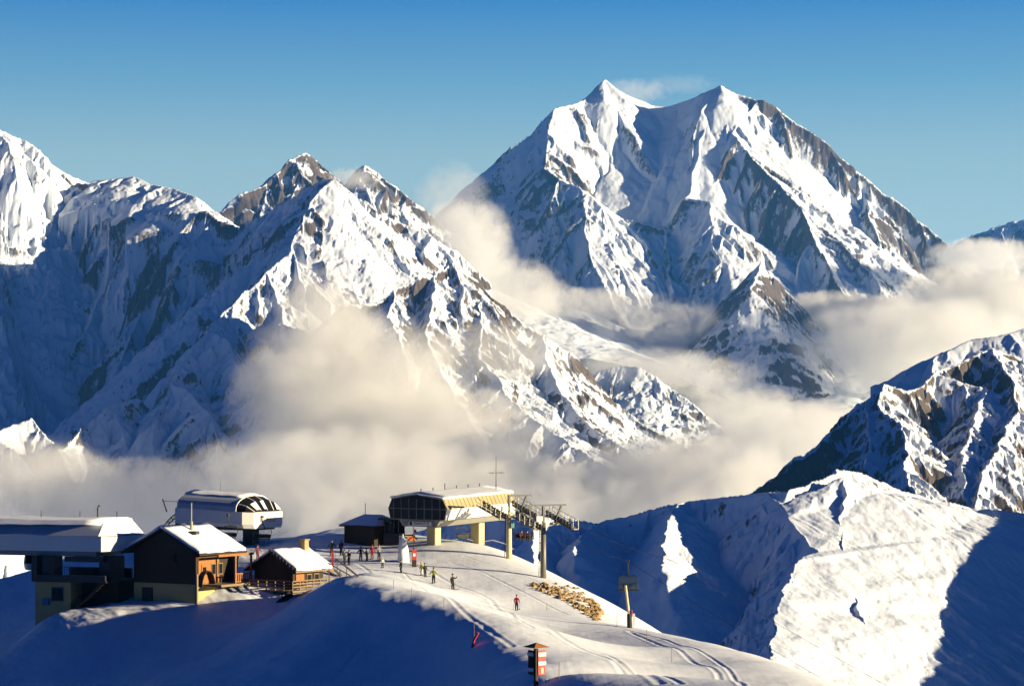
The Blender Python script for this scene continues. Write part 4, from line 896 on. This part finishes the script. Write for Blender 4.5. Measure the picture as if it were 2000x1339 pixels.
# ---------------------------------------------------------------- skiers
def cloth(name, c): return paint(name, c, .8, var=.15, scale=6)
CLO = dict(black=cloth('black_cloth', (.012, .012, .014)), navy=cloth('navy_cloth', (.012, .02, .06)), red=cloth('red_cloth', (.30, .012, .02)), maroon=cloth('maroon_cloth', (.13, .015, .03)), yellow=cloth('yellow_cloth', (.62, .48, .03)),
           lime=cloth('lime_cloth', (.36, .42, .04)), white=cloth('white_cloth', (.7, .68, .64)), green=cloth('green_cloth', (.02, .06, .03)), teal=cloth('teal_cloth', (.02, .07, .07)), brown=cloth('brown_cloth', (.10, .055, .035)), grey=cloth('grey_cloth', (.2, .2, .21)))
SKIN = paint('skin', (.42, .24, .16), .6, var=.08); BOOT = paint('boot', (.02, .02, .022), .5)
def person(base, h, rz, jacket, pants, label, lean=.0, arms='down', stance=.13, hat='black', skis=True, group='skiers on the piste', sit=False, knee=.0):
    s = h / 1.75
    o = empty('person', base, rz, label, 'person', group)
    me = bpy.data.meshes.new('body'); bm = bmesh.new(); ly = bm.verts.layers.skin.verify()
    def v(x, y, z, r):
        q = bm.verts.new((x * s, y * s, z * s)); q[ly].radius = (r * s * 1.25, r * s * 1.25); return q
    L = lean; e = bm.edges.new
    if sit: pel = v(0, 0, .50, .15)
    else: pel = v(0, L * .1, .92, .145)
    if not sit: bm.verts.ensure_lookup_table()
    pel[ly].use_root = True
    zb = pel.co.z / s
    wst = v(0, -L * .2, zb + .16, .135); cst = v(0, -L * .55, zb + .40, .165); nk = v(0, -L * .85, zb + .57, .062); hd = v(0, -L * .95, zb + .68, .085); hd2 = v(0, -L * .98, zb + .80, .095)
    for a, b in ((pel, wst), (wst, cst), (cst, nk), (nk, hd), (hd, hd2)): e((a, b))
    for sd in (-1, 1):
        hip = v(sd * .09, pel.co.y / s, zb - .06, .105); e((pel, hip))
        if sit: kn = v(sd * .11, -.44, .50, .075); an = v(sd * .11, -.50, .08, .055); to = v(sd * .11, -.68, .05, .05)
        else: kn = v(sd * (stance * .85), -.06 - knee, .50, .078); an = v(sd * stance, .0, .10, .062); to = v(sd * stance, -.18, .06, .055)
        e((hip, kn)); e((kn, an)); e((an, to))
        sh = v(sd * .19, cst.co.y / s, zb + .46, .078); e((cst, sh))
        y0 = cst.co.y / s
        if arms == 'down' or (arms == 'wave' and sd < 0): el = v(sd * .29, y0 + .02, zb + .22, .060); wr = v(sd * .30, y0 - .10, zb - .01, .045); hn = v(sd * .30, y0 - .14, zb - .09, .05)
        elif arms == 'wave': el = v(sd * .38, y0 - .06, zb + .30, .060); wr = v(sd * .50, y0 - .16, zb + .48, .045); hn = v(sd * .52, y0 - .18, zb + .56, .05)
        elif arms == 'out': el = v(sd * .36, y0 - .02, zb + .26, .060); wr = v(sd * .50, y0 - .12, zb + .10, .045); hn = v(sd * .54, y0 - .16, zb + .04, .05)
        else: el = v(sd * .28, y0 - .05, zb + .20, .060); wr = v(sd * .24, y0 - .32, zb + .16, .045); hn = v(sd * .23, y0 - .40, zb + .17, .05)
        e((sh, el)); e((el, wr)); e((wr, hn))
    bm.to_mesh(me); bm.free()
    b = bpy.data.objects.new('body', me); COL.objects.link(b)
    sk = b.modifiers.new('s', 'SKIN'); sk.use_smooth_shade = True; sk.branch_smoothing = .4
    b.modifiers.new('u', 'SUBSURF').levels = 2; b.modifiers['u'].render_levels = 2
    bpy.context.view_layer.update(); dg = bpy.context.evaluated_depsgraph_get()
    m2 = bpy.data.meshes.new_from_object(b.evaluated_get(dg)); bpy.data.objects.remove(b)
    m2.materials.clear()
    for q in (CLO[pants], CLO[jacket], SKIN, BOOT): m2.materials.append(q)
    zw = zb * s + .02 * s; zn = (zb + .575) * s
    for p in m2.polygons:
        c = p.center; p.use_smooth = True
        fr_ = max(abs(c.x) / s, 0)
        hand = fr_ > .2 and not sit and ((arms != 'wave' and c.z < (zb - .02) * s and c.z > .5 * s) or (c.z > (zb + .52) * s and fr_ > .4))
        p.material_index = 3 if (c.z < .17 * s) else 0 if (c.z < zw and fr_ < .24) else (2 if c.z > zn else 1)
        if hand: p.material_index = 3
    bo = bpy.data.objects.new('body', m2); COL.objects.link(bo); bo.parent = o
    # face, hair and headgear
    hy, hz = hd2.co.y if False else -L * .98 * s, (zb + .80) * s
    mb = MB(); bmesh.ops.create_uvsphere(mb.bm, u_segments=14, v_segments=9, radius=.115 * s)
    for w_ in list(mb.bm.verts):
        if w_.co.z < -.02 * s and w_.co.y < .03 * s: w_.co.y += .09 * s; w_.co.z = max(w_.co.z, -.05 * s)
    bmesh.ops.translate(mb.bm, verts=mb.bm.verts, vec=(0, hy + .005 * s, hz + .035 * s)); mb.build('hat', CLO[hat], o, smooth=True)
    MB().box((0, hy - .098 * s, hz - .005 * s), (.15 * s, .045 * s, .055 * s)).build('goggles', 'dark', o, bevel=.01 * s)
    nm = MB(); nm.cyl((0, hy - .085 * s, hz - .03 * s), (0, hy - .12 * s, hz - .06 * s), .012 * s, .018 * s, 6); nm.build('nose', SKIN, o)
    if skis:
        for sd in (-1, 1):
            m = MB(); x = sd * stance * s
            m.slab([(x - .05, -.95 * s, .0), (x + .05, -.95 * s, .0), (x + .045, .75 * s, .0), (x - .045, .75 * s, .0)], .02); m.bar((x, -.95 * s, .01), (x, -1.12 * s, .09), .09, .015); m.build('ski', 'dark' if jacket != 'white' else 'red', o)
    return o
def poles(o, h, side_x, label, fwd=-.15, up=.98):
    s = h / 1.75
    for sd, lb in ((-1, 'left'), (1, 'right')):
        x, y = sd * side_x, fwd
        p = MB().cyl((x * s, y * s, up * s), (sd * (side_x + .12) * s, (y + .25) * s, .03), .014, .011, 6); p.cyl((sd * (side_x + .12) * s, (y + .25) * s, .10), (sd * (side_x + .12) * s, (y + .25) * s, .12), .05, .05, 8)
        q = p.build('ski_pole', 'dark'); q.location = o.location; q.rotation_euler = o.rotation_euler
        tag(q, label % lb, 'ski pole', 'ski poles in skiers\' hands')
PEOPLE = [
 (648, 1085, 30, 20, 'green', 'maroon', 'skier in dark green jacket and dark red trousers beside the wooden rails', dict(arms='out', hat='green')),
 (667, 1085, 30, -30, 'navy', 'navy', 'skier all in dark blue standing next to the one in red trousers', dict(hat='grey', skis=False)),
 (672.5, 1102, 28, 70, 'green', 'black', 'skier in dark green jacket and black trousers just right of the rails', dict(hat='black')),
 (682, 1103, 28, -40, 'black', 'black', 'skier in black, foremost of the left group by the rails', dict(arms='front')),
 (704.5, 1095, 27, 10, 'black', 'grey', 'skier in black jacket and grey trousers, first of the row of four', dict(arms='out')),
 (716, 1095, 24, 60, 'brown', 'black', 'shorter skier in dark brown, second of the row of four', dict(knee=.05)),
 (727, 1091, 26, 0, 'red', 'red', 'skier all in red in the row of four', dict(hat='red')),
 (740, 1093, 29, 30, 'grey', 'black', 'skier in grey jacket with blue helmet at the right end of the row of four', dict(arms='out', hat='navy')),
 (747, 1108, 19, 10, 'white', 'black', 'small child in white jacket and dark trousers below the row of four', dict(hat='white')),
 (784, 1118, 24, -60, 'black', 'black', 'skier in black sliding left of the red banner', dict(lean=.15, knee=.08)),
 (824, 1123, 25, -50, 'yellow', 'white', 'skier in bright yellow jacket beside one in black', dict(hat='yellow', knee=.06, lean=.1)),
 (830, 1125, 25, 40, 'black', 'black', 'skier in black right behind the one in bright yellow', dict()),
 (847, 1138, 29, -15, 'lime', 'black', 'skier in yellow-green jacket and black trousers alone on the piste', dict(arms='out', hat='brown')),
 (884, 1150, 29, 40, 'black', 'black', 'lone skier in black raising one arm', dict(arms='wave')),
 (1009, 1191, 29, 170, 'red', 'black', 'lone skier in red jacket and black trousers heading down the piste', dict(hat='red', lean=.08)),
 (465, 1107, 28, -70, 'brown', 'teal', 'person in brown jacket and teal trousers standing between the chalet and the small hut', dict(skis=False, hat='brown')),
 (503, 1092, 27, 40, 'maroon', 'maroon', 'person in maroon behind the roof of the small hut', dict(skis=False, arms='out', hat='maroon')),
]
for px, py, hp_, rz, j, p_, lb, kw in PEOPLE:
    b = hit(px, py); h = hp_ * b[1] / F * 1.0
    gr = None if px < 520 else 'skiers on the piste'
    q = person((b[0], b[1], b[2] + .01), h, rad(rz), j, p_, lb, group=gr, **kw)
    if px in (884, 1009, 784): poles(q, h, .30, '%s ski pole held by the ' + ' '.join(lb.split()[:8]), -.14, .84)
cx_ = chA.location
for dx, j, lb in ((-.35, 'maroon', 'rider in maroon jacket on the chair between the pylons'), (.35, 'black', 'rider in black jacket on the chair between the pylons')):
    c, s_ = math.cos(chA.rotation_euler.z), math.sin(chA.rotation_euler.z)
    person((cx_.x + dx * c, cx_.y + dx * s_, cx_.z - .33), 1.75, chA.rotation_euler.z, j, 'black', lb, arms='front', sit=True, skis=False, group='riders on the chairlift')
# ---------------------------------------------------------------- small things on the snow
def on(px, py, **k): return hit(px, py, **k)
# packed-snow cone
b = on(787, 1097); kk = b[1] / F
mb = MB(); R = []
for i, (z, r) in enumerate([(-.3, 1.0), (.4, .95), (1.1, .82), (1.8, .72), (2.3, .62), (2.8, .42), (3.2, .20), (3.45, .04)]):
    R.append([mb.bm.verts.new((r * .8 * (1 + .2 * rng.uniform(-1, 1)) * math.cos(a), r * .8 * (1 + .2 * rng.uniform(-1, 1)) * math.sin(a), z + .08 * rng.uniform(-1, 1))) for a in np.linspace(0, 2 * math.pi, 13)[:-1]])
for q0, q1 in zip(R[:-1], R[1:]):
    for i in range(12): mb.bm.faces.new((q0[i], q0[(i + 1) % 12], q1[(i + 1) % 12], q1[i]))
mb.bm.faces.new(R[-1]); o = mb.build('snow_cone', 'ice', None, smooth=True); o.location = b; tag(o, 'tall white cone of packed snow standing in front of the station', 'snow cone')
# red banner with board
b = on(809, 1107); o = empty('banner', b, rad(15), 'dark red upright banner with a white patch beside the snow cone', 'banner')
MB().box((0, 0, 1.05), (.55, .1, 2.1)).build('panel', 'red', o); MB().box((-.02, -.07, 1.5), (.3, .04, .35)).build('patch', 'board', o); MB().box((0, -.065, .45), (.5, .04, .85)).build('lower_panel', 'black', o)
# signal mast
b = on(808, 1076); o = empty('signal_mast', b, rad(10), 'slim mast with a small red sign in front of the station', 'mast')
MB().cyl((0, 0, -.3), (0, 0, 3.2), .06).build('pole', 'galv', o); MB().box((.18, 0, 2.55), (.3, .06, .4)).build('sign', 'red', o)
# orange panels
b = on(803, 1061); o = empty('barrier', b, rad(5), 'orange two-part warning panel left of the station pillar', 'barrier')
for x in (-.28, .28): MB().box((x, 0, .75), (.46, .06, .75)).build('panel', 'orange', o)
for x in (-.45, .45): MB().box((x, .05, .35), (.06, .06, 1.0)).build('leg', 'dark', o)
# slanting rails of the stairway
for (a, c, w, mt, lb) in (((622, 1087), (668, 1125), .20, 'galv', 'long grey slanting handrail above the steps by the hut'), ((617, 1099), (651, 1122), .22, 'wood', 'brown slanting handrail nearest the small hut'), ((656, 1090), (700, 1126), .15, 'palewood', 'thin pinkish slanting handrail with a red top'), ((640, 1098), (690, 1128), .10, 'palewood', 'low weathered rail between the slanting handrails')):
    A = on(*a); B_ = on(c[0], c[1]); A = (A[0], B_[1] + (A[1] - B_[1]) * .35, None); kA = A[1] / F
    A = P(a[0], a[1], A[1])
    o = empty('handrail', B_, 0, lb, 'handrail', 'slanting handrails by the small hut')
    d = Vector(A) - Vector(B_); MB().bar((0, 0, .05), d, w, w * .8).build('rail', mt, o)
    for t_ in (.06, .5, .94):
        q = d * t_; zg = gz(B_[0] + q.x, B_[1] + q.y) - B_[2]
        MB().bar((q.x, q.y, min(zg, q.z) - .25), (q.x, q.y, q.z), .10, .10).build('post', 'palewood', o)
b = on(650, 1107); o = empty('marker_post', b, 0, 'dark red wooden post between the handrails', 'post'); MB().box((0, 0, .75), (.24, .24, 1.9)).build('post', 'red', o); MB().box((0, 0, 1.75), (.3, .3, .1)).build('cap', 'palewood', o)
# piste board under its little roof
b = on(1047, 1338, d0=120); D = b[1]; k = D / F
h = (1338 - 1290) * k
o = empty('piste_board', (b[0], b[1], b[2]), rad(38), 'red wooden piste signboard under a little brown roof at the bottom of the picture', 'signboard')
H = (1340 - 1268) * k; Wd = .72
MB().box((0, 0, H * .45), (.24, .24, H * 1.1)).build('post', 'darkwood', o)
for dx, dy, nm in ((Wd / 2, -.02, 'front'), (0, 0, 'side')): pass
pr = MB().box((.38, -.14, H * .62), (.62, .07, H * .66)).build('panel', 'red', o)
pl = MB().box((-.14, .38, H * .62), (.07, .62, H * .66)).build('panel', 'darkwood', o)  # left face, away from the sun: its shade is put into a darker colour
for i, z in enumerate((.86, .62)): MB().box((.40, -.19, H * z - .05), (.66, .03, H * .10)).build('arrow_board', 'board', pr)
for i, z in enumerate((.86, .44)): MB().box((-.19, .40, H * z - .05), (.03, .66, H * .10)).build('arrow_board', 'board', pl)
MB().box((.40, -.185, H * .40), (.22, .03, H * .16)).build('map_sheet', 'cream', pr)
rf = MB(); zt = H + .08
ap = (.14, .14, zt + .34); cs = [(-.48, -.42, zt), (.98, -.42, zt), (.98, .98, zt), (-.48, .98, zt)]
for i in range(4): rf.poly([cs[i], cs[(i + 1) % 4], ap])
rf.poly(cs[::-1]); bmesh.ops.remove_doubles(rf.bm, verts=rf.bm.verts, dist=.001); rf.build('roof', 'wood', o)
b2 = on(1085, 1334, d0=120); o = empty('snow_ramp', (b[0] + .5, b[1] - .2, b[2] - .1), rad(38), 'low snow-covered plank beside the foot of the signboard', 'plank')
MB().bar((0, -.2, .25), (1.3, -.9, .0), .1, .5).build('board', 'dark', o); MB().bar((0, -.2, .33), (1.3, -.9, .08), .1, .5).build('snow_cover', 'snow', o)
# red leaning marker on the lip
b = on(925, 1262); kk = b[1] / F
o = empty('edge_marker', b, rad(-20), 'red padded marker leaning over the snow lip', 'marker')
mb = MB(); mb.bar((-.15, 0, -.2), (.06, 0, .55), .26, .12); mb.bar((.06, 0, .55), (.42, 0, 1.15), .26, .12); mb.build('pad', 'red', o); MB().bar((-.1, -.08, .1), (.3, -.08, 1.0), .05, .03).build('stripe', 'board', o)
# thin piste poles
for px, yt, yb, lb in ((926, 1215, 1246, 'thin piste pole next to the leaning red marker'), (1092, 1292, 1325, 'thin piste pole right of the signboard'), (1068, 1185, 1192, 'short piste pole below the stone bank'), (867, 1183, 1186, 'short piste pole on the edge of the blue shade'), (804, 1155, 1166, 'thin piste pole where the shaded bank begins'), (769, 1140, 1150, 'thin piste pole above the shaded bank'),
                       (1263, 1228, 1252, 'thin net pole right of the padded post'), (1312, 1262, 1292, 'net pole on the lower right edge of the piste'), (1205, 1200, 1222, 'thin net pole left of the padded post'), (655, 1080, 1092, 'ski stick planted beside the handrails')):
    b = on(px, yb, d0=120); hh = max((yb - yt) * b[1] / F, .9)
    q = MB().cyl((0, 0, -.3), (0, 0, hh), .028, .024, 6).build('piste_pole', 'palewood'); q.location = b; tag(q, lb, 'piste pole')
# rope netting behind the station
for pts, lb in (([(938, 1058), (962, 1054), (986, 1061), (1003, 1072)], 'pale safety rope behind the right-hand pillar'), ([(862, 1056), (884, 1054), (905, 1050), (925, 1056)], 'pale safety rope between the two pillars')):
    q = [P(a, c, 303) for a, c in pts]; o = MB().path(q, .05, 6).build('safety_rope', 'rope'); tag(o, lb, 'rope')
    for p in (q[0], q[2]): MB().cyl((p[0], p[1], p[2] - 2.5), (p[0], p[1], p[2] + .1), .03).build('stake', 'dark', o)
# brown rocks showing through the bank
rk_me = []
for v in range(6):
    bm = bmesh.new(); bmesh.ops.create_icosphere(bm, subdivisions=2, radius=1.0); r = random.Random(v + 3)
    for w in bm.verts: w.co *= 1 + r.uniform(-.22, .22)
    for w in bm.verts: w.co = Vector((round(w.co.x * 2.2) / 2.2 * .4 + w.co.x * .6, round(w.co.y * 2.2) / 2.2 * .4 + w.co.y * .6, round(w.co.z * 2) / 2 * .4 + w.co.z * .6))
    me = bpy.data.meshes.new('rock'); bm.to_mesh(me); bm.free(); me.materials.append(M['stone']); rk_me.append(me)
BAND = [(1038, 1144, 4), (1060, 1147, 9), (1085, 1152, 13), (1105, 1158, 18), (1120, 1166, 22), (1138, 1176, 22), (1152, 1184, 20), (1162, 1193, 16), (1168, 1202, 10)]
r = random.Random(21)
for i in range(280):
    t_ = r.random() ** .8 * (len(BAND) - 1); j = int(t_); f_ = t_ - j; j2 = min(j + 1, len(BAND) - 1)
    px = BAND[j][0] * (1 - f_) + BAND[j2][0] * f_ + r.uniform(-6, 6); py = BAND[j][1] * (1 - f_) + BAND[j2][1] * f_ + r.uniform(-1, 1) * (BAND[j][2] * (1 - f_) + BAND[j2][2] * f_)
    b = on(px, py)
    if b[1] > 300: continue
    o = bpy.data.objects.new('rock', rk_me[i % 6]); COL.objects.link(o); q = (r.random() ** 1.8 * .34 + .11)
    o.location = (b[0], b[1], b[2] - .3 * q); o.scale = (q * r.uniform(.9, 1.4), q, q * r.uniform(.8, 1.2)); o.rotation_euler = (r.uniform(-.5, .5), r.uniform(-.5, .5), r.uniform(0, 6))
    tag(o, 'brown rock poking out of the snow bank at the right-hand crest', 'rock', 'brown rocks in the snow bank')
# ---------------------------------------------------------------- clouds: soft volumes hanging in the valleys
def cloud_mat(name, dens, scale, thr, edge, seed):
    m = bpy.data.materials.new(name); m.use_nodes = True; t = m.node_tree; t.nodes.clear()
    o = N(t, 'ShaderNodeOutputMaterial'); v = N(t, 'ShaderNodeVolumePrincipled'); t.links.new(v.outputs[0], o.inputs['Volume'])
    v.inputs['Color'].default_value = (.99, .985, .96, 1); v.inputs['Anisotropy'].default_value = 0.1
    c = N(t, 'ShaderNodeTexCoord'); ln = N(t, 'ShaderNodeVectorMath', operation='LENGTH'); t.links.new(c.outputs['Object'], ln.inputs[0])
    g = N(t, 'ShaderNodeNewGeometry'); ad = N(t, 'ShaderNodeVectorMath', operation='ADD'); t.links.new(g.outputs['Position'], ad.inputs[0]); ad.inputs[1].default_value = (seed * 713.0, seed * 331.0, seed * 97.0)
    n = N(t, 'ShaderNodeTexNoise', i_Scale=scale, i_Detail=6.0, i_Roughness=0.62, i_Distortion=0.5); t.links.new(ad.outputs[0], n.inputs['Vector'])
    # f = (noise - .5) * edge + (1 - r) - thr
    a = N(t, 'ShaderNodeMath', operation='MULTIPLY_ADD'); t.links.new(n.outputs[0], a.inputs[0]); a.inputs[1].default_value = edge; a.inputs[2].default_value = 1.0 - 0.5 * edge - thr
    s = N(t, 'ShaderNodeMath', operation='SUBTRACT'); t.links.new(a.outputs[0], s.inputs[0]); t.links.new(ln.outputs['Value'], s.inputs[1])
    r = N(t, 'ShaderNodeMapRange', i_1=0.0, i_2=0.36); r.interpolation_type = 'SMOOTHSTEP'; t.links.new(s.outputs[0], r.inputs[0])
    r2 = N(t, 'ShaderNodeMapRange', i_1=1.0, i_2=0.8); r2.interpolation_type = 'SMOOTHSTEP'; t.links.new(ln.outputs['Value'], r2.inputs[0])
    m1 = N(t, 'ShaderNodeMath', operation='MULTIPLY'); t.links.new(r.outputs[0], m1.inputs[0]); t.links.new(r2.outputs[0], m1.inputs[1])
    m2 = N(t, 'ShaderNodeMath', operation='MULTIPLY'); t.links.new(m1.outputs[0], m2.inputs[0]); m2.inputs[1].default_value = dens
    t.links.new(m2.outputs[0], v.inputs['Density'])
    return m
bm = bmesh.new(); bmesh.ops.create_icosphere(bm, subdivisions=3, radius=1.0)
puff_me = bpy.data.meshes.new('cloud'); bm.to_mesh(puff_me); bm.free()
_cm = {}
def puff(px, py, rx, ry, D, ry_m, dens=.02, sc_=None, thr=.1, edge=2.4, tilt=0, label=None):
    mpp = D / F
    me = puff_me.copy(); me.materials.append(cloud_mat('cloud_vapour', dens, sc_ or 2.3 / (min(rx, ry * 1.5) * mpp), thr, edge, rng.random() * 10))
    o = bpy.data.objects.new('cloud', me); COL.objects.link(o)
    o.location = P(px, py, D); o.scale = (rx * mpp, ry_m, ry * mpp); o.rotation_euler = (0, rad(tilt), 0)
    return tag(o, label or 'white cloud filling the valley below the peaks', 'cloud', kind='stuff')
CL = [
 (640, 650, 130, 150, 4250, 200, .0075), (600, 790, 175, 200, 4150, 300, .0075), (730, 790, 240, 200, 4100, 300, .0075), (890, 890, 230, 160, 4000, 300, .008),
 (700, 960, 420, 150, 3700, 400, .0075), (1050, 990, 380, 110, 3700, 400, .0075), (1330, 960, 330, 130, 3800, 400, .008),
 (50, 960, 240, 120, 3900, 350, .0075), (300, 990, 260, 110, 3900, 350, .007),
 (1790, 680, 270, 120, 7100, 450, .0075), (1280, 730, 230, 60, 6750, 300, .004), (1930, 600, 230, 100, 7600, 500, .009), (1560, 880, 280, 110, 5400, 500, .0075), (1440, 800, 160, 60, 6900, 300, .006), (1650, 640, 250, 80, 8000, 400, .015),
 (1320, 640, 190, 60, 7700, 250, .008), (1120, 600, 260, 45, 7800, 250, .006),
 (940, 500, 80, 130, 7000, 250, .006), (1010, 575, 120, 80, 6600, 250, .006), (890, 440, 70, 60, 7200, 200, .006),
 (980, 690, 170, 75, 4550, 200, .004), (1236, 180, 85, 30, 10180, 150, .0022), (1330, 165, 90, 22, 10250, 150, .0008), (885, 390, 85, 85, 8300, 250, .0016), (690, 350, 60, 28, 8500, 120, .006),
 (1920, 500, 130, 40, 9000, 300, .008),
]
for c in CL: puff(*c)

# ---------------------------------------------------------------- the blue air between the near slopes and the far peaks
m = bpy.data.materials.new('air'); m.use_nodes = True; t = m.node_tree; t.nodes.clear()
o = N(t, 'ShaderNodeOutputMaterial'); v = N(t, 'ShaderNodeVolumePrincipled'); t.links.new(v.outputs[0], o.inputs['Volume'])
v.inputs['Color'].default_value = (.10, .42, 1.0, 1); v.inputs['Density'].default_value = 2.2e-5; v.inputs['Anisotropy'].default_value = .2
hb = MB().box((0, 7000, 450), (22000, 16000, 2900)).build('haze', m); tag(hb, 'thin blue air in front of the far peaks', 'haze', kind='stuff')
